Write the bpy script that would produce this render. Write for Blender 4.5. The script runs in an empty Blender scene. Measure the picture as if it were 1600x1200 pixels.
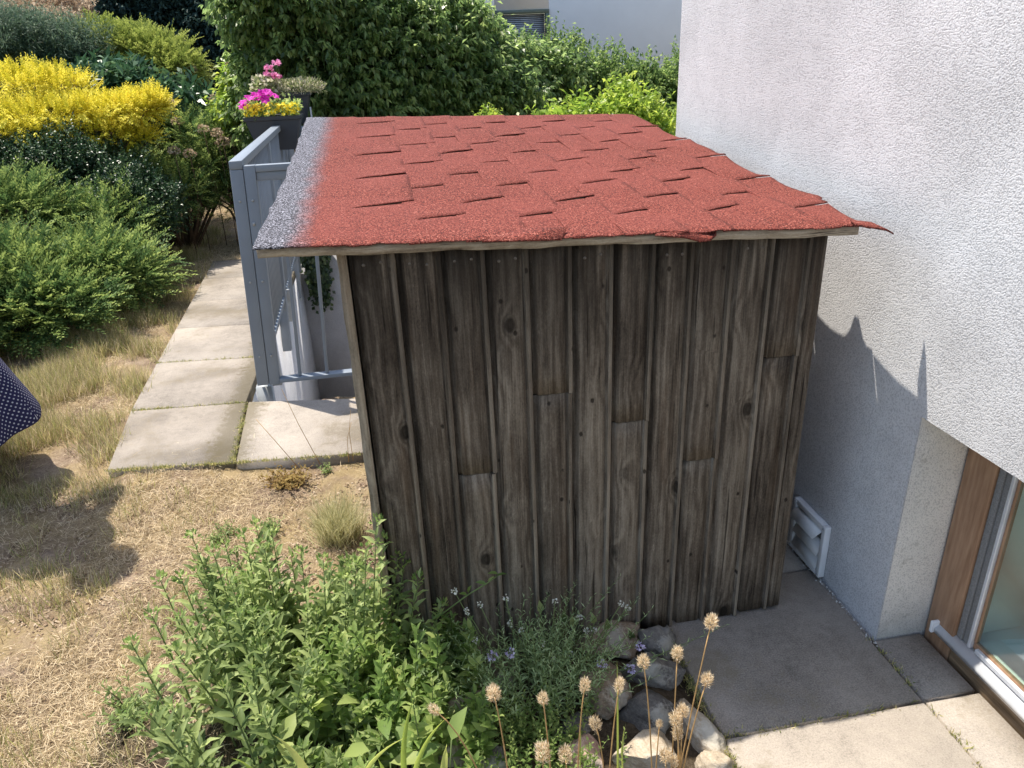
import bpy, bmesh, math, random
import numpy as np
from mathutils import Vector, Matrix, noise as mnoise
C = bpy.context.scene
COL = C.collection
PI = math.pi
rng = np.random.default_rng(7)
random.seed(7)

# ------------------------------------------------------------------ camera
CAMZ = 1.6
ROT = ((0.984, 0.105, -0.142), (-0.173, 0.392, -0.904), (-0.039, 0.914, 0.404))
def _orth():
    f = 1152.
    d = lambda px, py: np.array([px-800, -(py-600), -f])
    Y = d(580, 100); Y = Y/np.linalg.norm(Y)
    Z = -d(911, 3208); Z = Z - Y*Z.dot(Y); Z /= np.linalg.norm(Z)
    return np.array([np.cross(Y, Z), Y, Z])
RM = _orth()                                   # rows: world axes seen in camera space
cam = bpy.data.cameras.new('camera'); co = bpy.data.objects.new('camera', cam); COL.objects.link(co)
cam.sensor_width = 36; cam.lens = 1152/1600*36; cam.clip_end = 500; cam.clip_start = .02
M = Matrix([list(r) for r in RM]).to_4x4(); M.translation = (0, 0, CAMZ); co.matrix_world = M
C.camera = co
C.render.resolution_x = 1024; C.render.resolution_y = 768

# ------------------------------------------------------------------ light
SUNV = Vector((.30, -.306, -1)).normalized()   # the way the light travels
w = bpy.data.worlds.new("World"); C.world = w; w.use_nodes = True
nt = w.node_tree; bg = nt.nodes['Background']; sky = nt.nodes.new('ShaderNodeTexSky')
sky.sky_type = 'NISHITA'; sky.sun_disc = False
sky.sun_elevation = math.asin(-SUNV.z); sky.sun_rotation = math.atan2(-SUNV.x, -SUNV.y)
sky.air_density = 1.2; sky.dust_density = 1.5
nt.links.new(sky.outputs[0], bg.inputs[0]); bg.inputs[1].default_value = .15
sl = bpy.data.lights.new('sun', 'SUN'); sl.energy = 4.5; sl.angle = math.radians(.55); sl.color = (1, .93, .82)
so = bpy.data.objects.new('sun', sl); COL.objects.link(so); so.rotation_euler = SUNV.to_track_quat('-Z', 'Y').to_euler(); so.location = (-3, 3, 8)
C.view_settings.view_transform = 'Standard'; C.view_settings.look = 'None'
C.view_settings.exposure = .70; C.view_settings.gamma = 1

# ------------------------------------------------------------------ helpers
def ray(px, py): return RM @ np.array([px-800, -(py-600), -1152.])
def at(px, py, y):                            # point of a pixel's ray at distance y
    r = ray(px, py); t = y/r[1]; return np.array([0, 0, CAMZ])+r*t
def gnd(px, py, z=0.):
    r = ray(px, py); t = (z-CAMZ)/r[2]; return np.array([0, 0, CAMZ])+r*t

def tag(o, label=None, cat=None, group=None, kind=None):
    if label: o['label'] = label
    if cat: o['category'] = cat
    if group: o['group'] = group
    if kind: o['kind'] = kind
    return o
def empty(name, loc=(0, 0, 0)):
    o = bpy.data.objects.new(name, None); COL.objects.link(o); o.location = loc; o.empty_display_size = .1
    return o
def link_mesh(name, me, mat, parent=None):
    o = bpy.data.objects.new(name, me); COL.objects.link(o)
    if mat is not None: me.materials.append(mat)
    if parent is not None:
        o.parent = parent
        p = parent; off = Vector((0, 0, 0))
        while p is not None: off += p.location; p = p.parent
        o.location = -off                       # meshes are written in world coordinates
    return o
class FB:
    """collects polygons (numpy) and makes ONE mesh of them"""
    def __init__(s): s.V = []; s.L = []; s.T = []; s.A = []; s.n = 0
    def add(s, V, F, val=None):
        """V (m,k,3) copies of a template with k verts, F list of index tuples"""
        m, k = V.shape[:2]
        s.V.append(V.reshape(-1, 3))
        base = (np.arange(m)*k)[:, None]+s.n
        idx = np.concatenate([np.array(f) for f in F]); tot = np.array([len(f) for f in F])
        s.L.append((base+idx[None]).reshape(-1)); s.T.append(np.tile(tot, m))
        if val is None: val = rng.random(m)
        s.A.append(np.repeat(np.broadcast_to(val, (m,)), len(F)))
        s.n += m*k
    def poly(s, V, F, val=0.5):
        V = np.asarray(V, float); s.add(V[None], F, np.array([val]))
    def build(s, name, mat, parent=None, smooth=False):
        me = bpy.data.meshes.new(name)
        V = np.concatenate(s.V).astype(np.float32); L = np.concatenate(s.L).astype(np.int32); T = np.concatenate(s.T).astype(np.int32)
        me.vertices.add(len(V)); me.vertices.foreach_set('co', V.ravel())
        me.loops.add(len(L)); me.loops.foreach_set('vertex_index', L)
        me.polygons.add(len(T)); st = np.zeros(len(T), np.int32); st[1:] = np.cumsum(T)[:-1]
        me.polygons.foreach_set('loop_start', st)
        try: me.polygons.foreach_set('loop_total', T)
        except Exception: pass
        if smooth: me.polygons.foreach_set('use_smooth', np.ones(len(T), bool))
        a = me.attributes.new('v', 'FLOAT', 'FACE'); a.data.foreach_set('value', np.concatenate(s.A).astype(np.float32))
        me.update(calc_edges=True); me.validate()
        return link_mesh(name, me, mat, parent)
def nrm(a): return a/np.maximum(np.linalg.norm(a, axis=-1, keepdims=True), 1e-9)
T4 = (np.array([(0, 0, 0), (.45, .5, .1), (1, 0, -.12), (.45, -.5, .1)]), [(0, 1, 2, 3)])
T8 = (np.array([(0, 0, 0), (.3, 0, -.05), (.65, 0, -.04), (1, 0, -.2), (.26, .42, .08), (.62, .4, .05), (.26, -.42, .08), (.62, -.4, .05)]),
      [(0, 1, 4), (1, 2, 5, 4), (2, 3, 5), (0, 6, 1), (1, 6, 7, 2), (2, 7, 3)])
BL = (np.array([(0, -.5, 0), (0, .5, 0), (.5, -.4, .06), (.5, .4, .06), (1, 0, -.1)]), [(0, 2, 3, 1), (2, 4, 3)])
def leaves(fb, P, D, N, L, W, tm=T4, val=None):
    """leaves at P, pointing along D, upper side about N"""
    D = nrm(D); S = nrm(np.cross(N, D)); U = np.cross(D, S)
    t, F = tm; L = np.broadcast_to(L, (len(P),)); W = np.broadcast_to(W, (len(P),))
    V = P[:, None]+D[:, None]*(t[None, :, 0:1]*L[:, None, None])+S[:, None]*(t[None, :, 1:2]*W[:, None, None])+U[:, None]*(t[None, :, 2:3]*L[:, None, None])
    fb.add(V, F, val)
def rv(n): return nrm(rng.normal(size=(n, 3)))
def tube(fb, pts, r, k=5, val=.5, caps=True):
    pts = [Vector(p) for p in pts]; n = len(pts); V = []; F = []
    rr = r if hasattr(r, '__len__') else [r]*n
    for i, p in enumerate(pts):
        d = (pts[min(i+1, n-1)]-pts[max(i-1, 0)]).normalized()
        a = d.orthogonal().normalized() if i == 0 else (a-d*a.dot(d)).normalized()
        b = d.cross(a)
        for j in range(k):
            q = 2*PI*j/k; V.append(p+(a*math.cos(q)+b*math.sin(q))*rr[i])
    for i in range(n-1):
        for j in range(k): F.append((i*k+j, i*k+(j+1) % k, (i+1)*k+(j+1) % k, (i+1)*k+j))
    if caps: F.append(tuple(range(k-1, -1, -1))); F.append(tuple((n-1)*k+j for j in range(k)))
    fb.poly([tuple(v) for v in V], F, val)
def obox(fb, o, ax, ay, az, val=.5):
    """box from corner o with edge vectors"""
    o, ax, ay, az = map(np.array, (o, ax, ay, az)); V = [o, o+ax, o+ax+ay, o+ay, o+az, o+ax+az, o+ax+ay+az, o+ay+az]
    fb.poly(V, [(0, 3, 2, 1), (4, 5, 6, 7), (0, 1, 5, 4), (1, 2, 6, 5), (2, 3, 7, 6), (3, 0, 4, 7)], val)
def box(fb, x0, x1, y0, y1, z0, z1, val=.5): obox(fb, (x0, y0, z0), (x1-x0, 0, 0), (0, y1-y0, 0), (0, 0, z1-z0), val)
def bevel(o, w_, seg=2):
    m = o.modifiers.new('bevel', 'BEVEL'); m.width = w_; m.segments = seg; m.limit_method = 'ANGLE'; m.angle_limit = math.radians(40); return o

# ------------------------------------------------------------------ materials
class NT:
    def __init__(s, name):
        s.m = bpy.data.materials.new(name); s.m.use_nodes = True; s.t = s.m.node_tree; s.b = s.t.nodes['Principled BSDF']; s.out = s.t.nodes['Material Output']
        s.b.inputs['Specular IOR Level'].default_value = .3
    def n(s, k, **kw):
        a = s.t.nodes.new('ShaderNode'+k)
        for q, v in kw.items():
            if q in ('op',): a.operation = v
            elif hasattr(a, q): setattr(a, q, v)
        return a
    def l(s, a, b): s.t.links.new(a, b)
    def setin(s, i, v):
        if hasattr(v, 'is_linked') or hasattr(v, 'links'): s.l(v, i)
        else: i.default_value = v
    def math(s, op, a, b=0., c=None, clamp=False):
        m = s.n('Math', op=op); m.use_clamp = clamp; s.setin(m.inputs[0], a); s.setin(m.inputs[1], b)
        if c is not None: s.setin(m.inputs[2], c)
        return m.outputs[0]
    def coord(s, scale=(1, 1, 1), loc=(0, 0, 0), vec=None, rot=(0, 0, 0)):
        if vec is None: vec = s.n('NewGeometry').outputs['Position']
        m = s.n('Mapping'); s.l(vec, m.inputs[0]); m.inputs['Scale'].default_value = scale; m.inputs['Location'].default_value = loc; m.inputs['Rotation'].default_value = rot
        return m.outputs[0]
    def noise(s, vec, scale, detail=3, rough=.55, dist=0.):
        m = s.n('TexNoise'); s.l(vec, m.inputs['Vector']); m.inputs['Scale'].default_value = scale; m.inputs['Detail'].default_value = detail
        m.inputs['Roughness'].default_value = rough; m.inputs['Distortion'].default_value = dist; return m.outputs[0]
    def vor(s, vec, scale, feature='F1', out=0):
        m = s.n('TexVoronoi'); m.feature = feature; s.l(vec, m.inputs['Vector']); m.inputs['Scale'].default_value = scale; return m.outputs[out]
    def ramp(s, f, stops):
        r = s.n('ValToRGB'); s.setin(r.inputs[0], f); e = r.color_ramp.elements
        while len(e) > len(stops): e.remove(e[-1])
        while len(e) < len(stops): e.new(.5)
        for i, (p, c) in enumerate(stops):
            e[i].position = p; e[i].color = (*c, 1) if not isinstance(c, (int, float)) else (c, c, c, 1)
        return r.outputs[0]
    def mix(s, f, a, b, mode='MIX'):
        m = s.n('Mix'); m.data_type = 'RGBA'; m.blend_type = mode; s.setin(m.inputs[0], f)
        for i, v in ((6, a), (7, b)):
            if isinstance(v, tuple): m.inputs[i].default_value = (*v, 1)
            else: s.l(v, m.inputs[i])
        return m.outputs[2]
    def bump(s, h, strength=.5, dist=.01):
        b = s.n('Bump'); s.setin(b.inputs['Height'], h); b.inputs['Strength'].default_value = strength; b.inputs['Distance'].default_value = dist
        s.l(b.outputs[0], s.b.inputs['Normal']); return b.outputs[0]
    def base(s, c, rough=.8):
        if isinstance(c, tuple): s.b.inputs['Base Color'].default_value = (*c, 1)
        else: s.l(c, s.b.inputs['Base Color'])
        s.b.inputs['Roughness'].default_value = rough
    def attr(s, n='v'):
        a = s.n('Attribute'); a.attribute_name = n; return a.outputs['Fac']
    def sep(s, vec=None):
        if vec is None: vec = s.n('NewGeometry').outputs['Position']
        x = s.n('SeparateXYZ'); s.l(vec, x.inputs[0]); return x.outputs

def leafmat(name, c0, c1, c2, trans=.35, rough=.5, spec=.35):
    t = NT(name); col = t.ramp(t.attr(), [(0, c0), (.5, c1), (.9, c2)])
    t.base(col, rough); t.b.inputs['Specular IOR Level'].default_value = spec
    tr = t.n('BsdfTranslucent'); hs = t.n('HueSaturation'); hs.inputs['Saturation'].default_value = .98; hs.inputs['Value'].default_value = 1.8
    t.l(col, hs.inputs['Color']); t.l(hs.outputs[0], tr.inputs[0])
    mx = t.n('MixShader'); mx.inputs[0].default_value = trans; t.l(t.b.outputs[0], mx.inputs[1]); t.l(tr.outputs[0], mx.inputs[2]); t.l(mx.outputs[0], t.out.inputs[0])
    return t.m
def plain(name, c, rough=.6, metal=0., var=.12, scale=8, bump=0., bscale=60):
    t = NT(name); f = t.noise(t.coord(), scale, 4)
    d = tuple(x*(1-var) for x in c); e = tuple(min(1, x*(1+var)) for x in c)
    t.base(t.ramp(f, [(.3, d), (.7, e)]), rough); t.b.inputs['Metallic'].default_value = metal
    if bump: t.bump(t.noise(t.coord(), bscale, 3), bump, .003)
    return t.m

def wood_mat(name, dark, mid, light, knots=1., axis='z', streak=True, warm=(.16, .095, .05)):
    t = NT(name); P = t.n('NewGeometry').outputs['Position']; v = t.attr()
    off = t.n('CombineXYZ'); t.l(t.math('MULTIPLY', v, 37.), off.inputs[0]); t.l(t.math('MULTIPLY', v, 11.), off.inputs[2])
    ad = t.n('VectorMath'); ad.operation = 'ADD'; t.l(P, ad.inputs[0]); t.l(off.outputs[0], ad.inputs[1]); Q = ad.outputs[0]
    def S(k): return {'z': (1, 1, k), 'x': (k, 1, 1), 'y': (1, k, 1)}[axis]
    vs = t.coord({'z': (1, .2, .62), 'x': (.62, 1, .8), 'y': (1, .62, .8)}[axis], vec=Q)
    kd = t.vor(vs, 9.); keep = t.ramp(t.vor(vs, 9., out=1), [(.30, 0.), (.32, 1.)])
    small = t.vor(t.coord({'z': (1, .2, .7), 'x': (.7, 1, 1), 'y': (1, .7, 1)}[axis], vec=Q, loc=(3, 1, 7)), 16.)
    near = t.math('MULTIPLY', t.math('POWER', t.math('SUBTRACT', 1., t.math('MULTIPLY', kd, 1.5), clamp=True), 3.), keep)
    gx = t.noise(t.coord(S(.22), vec=Q), 16., 3, .6)
    s3 = t.n('SeparateXYZ'); t.l(Q, s3.inputs[0]); across = s3.outputs['X'] if axis != 'x' else s3.outputs['Z']
    g = t.math('ADD', t.math('MULTIPLY', across, 60.), t.math('ADD', t.math('MULTIPLY', gx, 3.5), t.math('MULTIPLY', near, 4.5)))
    rings = t.math('SINE', t.math('MULTIPLY', g, 4.2))
    fn = t.noise(t.coord(S(.025), vec=Q), 190., 4, .75); fn2 = t.noise(t.coord(S(.05), vec=Q), 85., 5, .75)
    gr = t.noise(t.coord(S(.5), vec=Q), 260., 3, .8); blot = t.noise(t.coord(S(.4), vec=Q), 6., 5, .65)
    f = t.math('ADD', t.math('MULTIPLY', rings, .05), t.math('ADD', t.math('MULTIPLY', fn, .48), t.math('ADD', t.math('MULTIPLY', fn2, .42), t.math('ADD', t.math('MULTIPLY', blot, .65), t.math('MULTIPLY', gr, .30)))))
    f = t.math('ADD', f, t.math('MULTIPLY', t.math('SUBTRACT', t.math('FRACT', v), .5), .15))
    col = t.ramp(t.math('SUBTRACT', f, .43), [(.28, dark), (.48, mid), (.72, light)])
    wm = t.ramp(t.noise(t.coord(S(.12), vec=Q, loc=(5, 2, 1)), 16., 4, .6), [(.55, 0.), (.72, .30)]); col = t.mix(wm, col, warm)
    sc = t.ramp(t.noise(t.coord(S(.35), vec=Q), 60., 6, .85), [(.60, 0.), (.68, 1.)]); scm = t.ramp(blot, [(.45, 0.), (.62, 1.)])
    col = t.mix(t.math('MULTIPLY', t.math('MULTIPLY', sc, scm), .5), col, tuple(min(1, x*1.7) for x in light))
    crack = t.ramp(t.noise(t.coord(S(.03), vec=Q, loc=(1, 8, 2)), 90., 3, .5), [(.30, 1.), (.335, 0.)]); col = t.mix(t.math('MULTIPLY', crack, .75), col, tuple(x*.3 for x in dark))
    kw = t.math('ADD', kd, t.math('MULTIPLY', t.math('SUBTRACT', fn2, .5), .06))
    km = t.math('MULTIPLY', t.ramp(kw, [(.10, 1.), (.15, 0.)]), keep); kr = t.math('MULTIPLY', t.ramp(kw, [(.13, 0.), (.16, 1.), (.19, 0.)]), keep)
    ks = t.ramp(t.math('ADD', small, t.math('MULTIPLY', t.math('SUBTRACT', gr, .5), .05)), [(.06, 1.), (.10, 0.)])
    kf = t.math('MULTIPLY', t.math('MAXIMUM', km, ks), knots)
    col = t.mix(t.math('MULTIPLY', t.math('MULTIPLY', t.math('GREATER_THAN', v, 1.), t.math('ADD', .12, t.math('MULTIPLY', t.math('FRACT', v), .42))), t.ramp(t.noise(t.coord(S(.08), vec=Q), 30., 4, .7), [(.35, .35), (.6, 1.)])), col, tuple(min(1, x*1.15) for x in light))  # board lips lighter: worn edges, plus the sky they catch put into the colour
    col = t.mix(t.math('MULTIPLY', kr, .35*knots), col, tuple(x*.5 for x in dark))
    col = t.mix(t.math('MULTIPLY', kf, .82), col, tuple(x*.38 for x in dark))
    if streak and axis == 'z':                                       # water stains that run down from the nails
        z = t.sep()[2]; tp = t.ramp(t.math('MULTIPLY', t.math('SUBTRACT', 1.25, z), 1.8), [(.0, 1.), (.25, .75), (.75, 0.)])
        sn = t.ramp(t.noise(t.coord((1, 1, .05), vec=Q), 22., 3), [(.34, 0.), (.47, 1.)])
        col = t.mix(t.math('MULTIPLY', t.math('MULTIPLY', tp, sn), .88), col, tuple(x*.42 for x in dark))
    t.base(col, .85); t.b.inputs['Specular IOR Level'].default_value = .2
    t.bump(t.math('ADD', f, t.math('ADD', t.math('MULTIPLY', kf, -.3), t.math('MULTIPLY', crack, -.5))), .8, .004)
    return t.m

MW = wood_mat('weathered_board', (.034, .025, .018), (.125, .100, .075), (.30, .255, .198))
MWL = wood_mat('weathered_trim', (.13, .105, .07), (.30, .25, .185), (.48, .41, .31), knots=0., streak=False)
MWX = wood_mat('weathered_eave_board', (.12, .095, .07), (.34, .285, .215), (.56, .49, .39), knots=0., axis='x', streak=False)

def shingle_mat():
    t = NT('red_mineral_shingle'); P = t.coord(); x, y, z = t.sep()
    sp = t.noise(P, 300., 2, .7); sp2 = t.noise(P, 170., 2, .6); big = t.noise(P, 3.5, 4, .6)
    s_ = t.math('ADD', t.math('MULTIPLY', sp, .7), t.math('MULTIPLY', sp2, .3))
    red = t.ramp(s_, [(.41, (.018, .006, .005)), (.48, (.115, .020, .013)), (.56, (.235, .052, .036)), (.64, (.47, .20, .15))])
    red = t.mix(t.ramp(big, [(.35, 0.), (.7, .35)]), red, (.24, .062, .05))
    gry = t.ramp(s_, [(.42, (.012, .012, .015)), (.51, (.075, .075, .09)), (.60, (.38, .38, .44))])
    e = t.math('ADD', x, t.math('ADD', t.math('MULTIPLY', t.math('SUBTRACT', sp, .5), .09), t.math('MULTIPLY', t.math('SUBTRACT', t.noise(P, 14., 3), .5), .05)))
    f = t.ramp(t.math('MULTIPLY', t.math('ADD', e, .3), 4.), [(.32, 1.), (.56, 0.)])
    worn = t.ramp(t.math('ADD', t.noise(P, 9., 5, .7), t.math('MULTIPLY', sp, .12)), [(.775, 0.), (.80, 1.)])
    col = t.mix(t.math('MAXIMUM', f, t.math('MULTIPLY', worn, .7)), red, gry)
    t.base(col, .9); t.b.inputs['Specular IOR Level'].default_value = .25
    t.bump(s_, .9, .004); return t.m
MSH = shingle_mat()

def plaster(name, c, k=1., dirt=.0):
    t = NT(name); P = t.coord()
    n1 = t.noise(P, 215., 2, .7); v = t.n('TexVoronoi'); t.l(P, v.inputs['Vector']); v.inputs['Scale'].default_value = 260.
    n3 = t.noise(P, 330., 2, .6); n4 = t.noise(P, 12., 3, .5)
    h0 = t.math('ADD', t.math('MULTIPLY', n1, 1.1), t.math('ADD', t.math('MULTIPLY', t.math('SUBTRACT', .6, v.outputs[0]), .45), t.math('MULTIPLY', n4, .12)))
    h = t.math('ADD', t.ramp(h0, [(.52, 0.), (.66, .85), (.85, 1.)]), t.math('MULTIPLY', n3, .28))
    pit = t.ramp(h0, [(.50, (.74, .74, .75)), (.60, (1, 1, 1))])  # plaster pits darkened: their shade is put into the colour
    big = t.ramp(t.noise(P, 2.2, 5, .65), [(.35, tuple(x*.80 for x in c)), (.62, c)])
    col = t.mix(1., big, pit, 'MULTIPLY')
    if dirt:
        z = t.sep()[2]; a = t.math('ADD', t.math('MULTIPLY', z, 2.2), t.math('MULTIPLY', t.noise(P, 12., 5, .65), 1.3))
        col = t.mix(t.ramp(a, [(.55, dirt), (1., 0.)]), col, (.30, .26, .20))
        col = t.mix(t.math('MULTIPLY', t.ramp(t.noise(P, 30., 5, .7), [(.60, 0.), (.66, 1.)]), .35), col, (.34, .31, .26))
    t.base(col, .92); t.b.inputs['Specular IOR Level'].default_value = .15; t.bump(h, .62*k, .0024); return t.m
MPL = plaster('rough_white_render', (.74, .735, .745), 1.)
MPLD = plaster('dirty_reveal_render', (.88, .84, .78), .7, .35)
MPLS = plaster('stairwell_render', (.70, .70, .72), .25)

def concrete():
    t = NT('concrete_paving'); P = t.coord(); v = t.attr()
    n = t.noise(P, 2.6, 7, .6); f = t.noise(P, 230., 3, .75); m = t.noise(P, 30., 6, .8)
    a = t.math('ADD', t.math('MULTIPLY', n, .35), t.math('ADD', t.math('MULTIPLY', f, .38), t.math('ADD', t.math('MULTIPLY', m, .22), t.math('MULTIPLY', t.math('SUBTRACT', v, .5), .10))))
    col = t.ramp(a, [(.34, (.145, .127, .108)), (.48, (.345, .305, .262)), (.62, (.475, .42, .355))])
    spot = t.ramp(t.math('ADD', t.noise(P, 2.1, 4, .6), t.math('MULTIPLY', m, .6)), [(.82, 0.), (.96, 1.)])
    col = t.mix(t.math('MULTIPLY', spot, .55), col, (.15, .12, .07))
    x, y, z = t.sep(); sx = t.math('ADD', x, .83); band = t.math('SUBTRACT', 1., t.math('MULTIPLY', t.math('ABSOLUTE', sx), 4.5), clamp=True)
    moss = t.ramp(t.math('ADD', t.math('MULTIPLY', band, .5), t.math('MULTIPLY', m, .7)), [(.58, 0.), (.72, 1.)]); col = t.mix(t.math('MULTIPLY', moss, .6), col, (.12, .10, .055))
    pit = t.ramp(t.vor(P, 75.), [(.06, .9), (.13, 0.)]); pk = t.ramp(t.noise(P, 9., 3, .6), [(.45, 0.), (.6, 1.)])
    col = t.mix(t.math('MULTIPLY', t.math('MULTIPLY', pit, pk), .5), col, (.09, .075, .06))
    t.base(col, .9); t.b.inputs['Specular IOR Level'].default_value = .2; t.bump(t.math('ADD', f, t.math('MULTIPLY', m, .9)), .6, .003); return t.m
MCO = concrete()

def soil():
    t = NT('dry_ground'); P = t.coord(); x, y, z = t.sep()
    n = t.noise(P, 2.6, 6, .65); f = t.noise(P, 85., 5, .75); m = t.noise(P, 17., 5, .7)
    a = t.math('ADD', t.math('MULTIPLY', n, .35), t.math('ADD', t.math('MULTIPLY', f, .45), t.math('MULTIPLY', m, .25)))
    dry = t.ramp(a, [(.36, (.05, .034, .024)), (.47, (.19, .135, .095)), (.58, (.33, .25, .18)), (.70, (.50, .41, .31))])
    straw = t.mix(t.ramp(t.noise(P, 4.5, 4, .6), [(.40, 0.), (.60, .6)]), dry, (.38, .29, .14))
    dark = t.ramp(f, [(.35, (.02, .016, .011)), (.65, (.085, .065, .045))])
    k = t.ramp(t.math('MULTIPLY', t.math('ADD', z, .05), 4.), [(.35, 0.), (.75, 1.)])       # humus of the planted bank
    # rockery bed is darker earth
    bx = t.math('MULTIPLY', t.math('GREATER_THAN', x, -.95), t.math('LESS_THAN', y, 1.9))
    bed = t.ramp(t.math('ADD', t.math('MULTIPLY', t.math('SUBTRACT', 1.95, y), 1.6), t.math('MULTIPLY', t.math('SUBTRACT', m, .5), .8)), [(.1, 0.), (.5, 1.)])
    k = t.math('MAXIMUM', k, t.math('MULTIPLY', t.math('MULTIPLY', bx, bed), .85))
    col = t.mix(k, straw, dark)
    t.base(col, .95); t.b.inputs['Specular IOR Level'].default_value = .1
    t.bump(t.math('ADD', f, t.math('MULTIPLY', m, 1.5)), .9, .012); return t.m
MSO = soil()

MMET = plain('grey_painted_steel', (.225, .26, .305), .42, .0, .07, 5)
MMETL = plain('galvanised_steel', (.40, .42, .43), .6, .1, .12, 20)
MPLA = plain('anthracite_plastic', (.045, .05, .06), .45, 0., .1, 10)
MVENT = plain('white_vent_plastic', (.80, .81, .82), .4, 0., .08, 12)
MNAIL = plain('rusty_nail', (.16, .14, .12), .5, .6, .3, 200)
def winwood():
    t = NT('varnished_window_wood'); P = t.coord((1, 1, .12)); n = t.noise(P, 60., 4, .6)
    col = t.ramp(n, [(.3, (.25, .14, .08)), (.7, (.42, .26, .16))]); t.base(col, .4); t.bump(n, .2, .002); return t.m
MWIN = winwood()
def winwood2():
    t = NT('weathered_sill_wood'); P = t.coord((1, .08, 1)); n = t.noise(P, 90., 4, .7)
    col = t.ramp(n, [(.3, (.10, .065, .035)), (.7, (.30, .21, .13))]); t.base(col, .7); t.bump(n, .4, .002); return t.m
MWIN2 = winwood2()
MALU = plain('aluminium_profile', (.74, .76, .80), .35, .35, .06, 30)
MGAS = plain('grey_gasket', (.22, .22, .22), .6, 0., .3, 300, .5, 400)
MIN = plain('interior_white', (.86, .92, .88), .7, 0., .05, 2)
MIND = plain('interior_dark', (.03, .035, .035), .8, 0., .2, 4)
def glassm():
    t = NT('window_glass'); tr = t.n('BsdfTransparent'); tr.inputs[0].default_value = (.86, .93, .9, 1)
    gl = t.n('BsdfGlossy'); gl.inputs['Roughness'].default_value = .01; lw = t.n('LayerWeight'); lw.inputs[0].default_value = .5; fr = t.n('Math', op='MULTIPLY_ADD'); t.l(t.math('POWER', lw.outputs['Facing'], 5.), fr.inputs[0]); fr.inputs[1].default_value = .55; fr.inputs[2].default_value = .05
    mx = t.n('MixShader'); t.l(fr.outputs[0], mx.inputs[0]); t.l(tr.outputs[0], mx.inputs[1]); t.l(gl.outputs[0], mx.inputs[2]); t.l(mx.outputs[0], t.out.inputs[0]); return t.m
MGL = glassm()
def stonem(name, a, b, c, veins=.5):
    t = NT(name); o = t.n('TexCoord').outputs['Object']; P = t.coord(vec=o, rot=(.4, .7, .2)); PS = t.coord((1, .35, 2.2), vec=o, rot=(.5, .3, .8))
    n = t.noise(PS, 13., 6, .7, .5); f = t.noise(P, 120., 4, .7); q = t.noise(P, 6., 3)
    col = t.ramp(t.math('ADD', t.math('MULTIPLY', n, .65), t.math('MULTIPLY', f, .35)), [(.34, a), (.5, b), (.66, c)])
    li = t.ramp(t.math('ADD', q, t.math('MULTIPLY', f, .25)), [(.68, 0.), (.74, 1.)]); col = t.mix(t.math('MULTIPLY', li, veins), col, (.46, .45, .40))
    t.base(col, .88); t.bump(t.math('ADD', n, t.math('MULTIPLY', f, .5)), .8, .008); return t.m
MST = [stonem('tan_rock', (.12, .085, .055), (.27, .205, .145), (.44, .36, .27)), stonem('grey_rock', (.08, .075, .07), (.20, .185, .165), (.36, .335, .30)),
       stonem('pink_rock', (.26, .15, .11), (.48, .33, .26), (.66, .52, .44)), stonem('dark_rock', (.05, .045, .04), (.12, .11, .10), (.23, .21, .19)),
       stonem('pale_rock', (.20, .155, .105), (.42, .35, .26), (.64, .56, .45))]

# ------------------------------------------------------------------ terrain
def sm(a, b, x): t = np.clip((x-a)/(b-a), 0, 1); return t*t*(3-2*t)
def gz(x, y):
    x = np.asarray(x, float); y = np.asarray(y, float)
    xb = np.interp(y, [0, 3, 4.8, 6.2, 8, 10, 14], [-6, -4.2, -2.7, -2.15, -2.2, -2.3, -1.5])
    bank = sm(0, 2.4, xb-x)*1.0
    back = sm(8.6, 11, y)*.35*sm(-3., -.5, -np.abs(x)+0.*y+2)
    lump = .012*np.sin(x*5.1+y*2.3)+.01*np.sin(y*7.7-x*3.1)
    lump = lump*np.clip((-.2-x)*2, 0, 1)
    bed = .035*sm(2.0, 1.6, y)*sm(-1., -.7, x)*sm(.72, .60, x)
    return -.045+bank+lump+bed+back
WX0, WX1, WY0, WY1 = -.832, .90, 3.735, 6.8            # the stairwell
def ground():
    xs = np.unique(np.round(np.concatenate([np.linspace(-60, -5, 20), np.arange(-5, 2.0, .08), np.linspace(2, 60, 20), [WX0, WX1, .695, .6949]]), 4))
    ys = np.unique(np.round(np.concatenate([np.linspace(-40, 0, 12), np.arange(0, 11, .08), np.linspace(11, 80, 24), [WY0, WY1]]), 4))
    X, Y = np.meshgrid(xs, ys, indexing='ij'); Z = gz(X, Y)
    Z = Z+.006*rng.normal(size=Z.shape)*((X > -5) & (X < .7) & (Y < 7))
    V = np.stack([X, Y, Z], -1).reshape(-1, 3); ny = len(ys); F = []
    for i in range(len(xs)-1):
        for j in range(ny-1):
            cx = (xs[i]+xs[i+1])/2; cy = (ys[j]+ys[j+1])/2
            if WX0 < cx < WX1 and WY0 < cy < WY1: continue
            F.append((i*ny+j, (i+1)*ny+j, (i+1)*ny+j+1, i*ny+j+1))
    fb = FB(); fb.poly(V, F); return tag(fb.build('ground', MSO, smooth=True), kind='structure')
ground()
def slab(fb, P, z1, th, gap=.004, val=.5):
    """a paving slab with a small chamfer; P four corners (x, y) counter-clockwise"""
    P = np.array(P, float); c = P.mean(0); 
    def ins(d): return c+(P-c)*(1-d/np.maximum(np.linalg.norm(P-c, axis=1, keepdims=True), .01))
    A = ins(gap*1.4); B = ins(gap*1.4+.006)
    V = [(*p, z1-th) for p in A]+[(*p, z1-.005) for p in A]+[(*p, z1) for p in B]
    F = [(8, 9, 10, 11)]
    for k in range(4):
        n_ = (k+1) % 4; F += [(k, n_, 4+n_, 4+k), (4+k, 4+n_, 8+n_, 8+k)]
    fb.poly(V, F, val)
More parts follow.
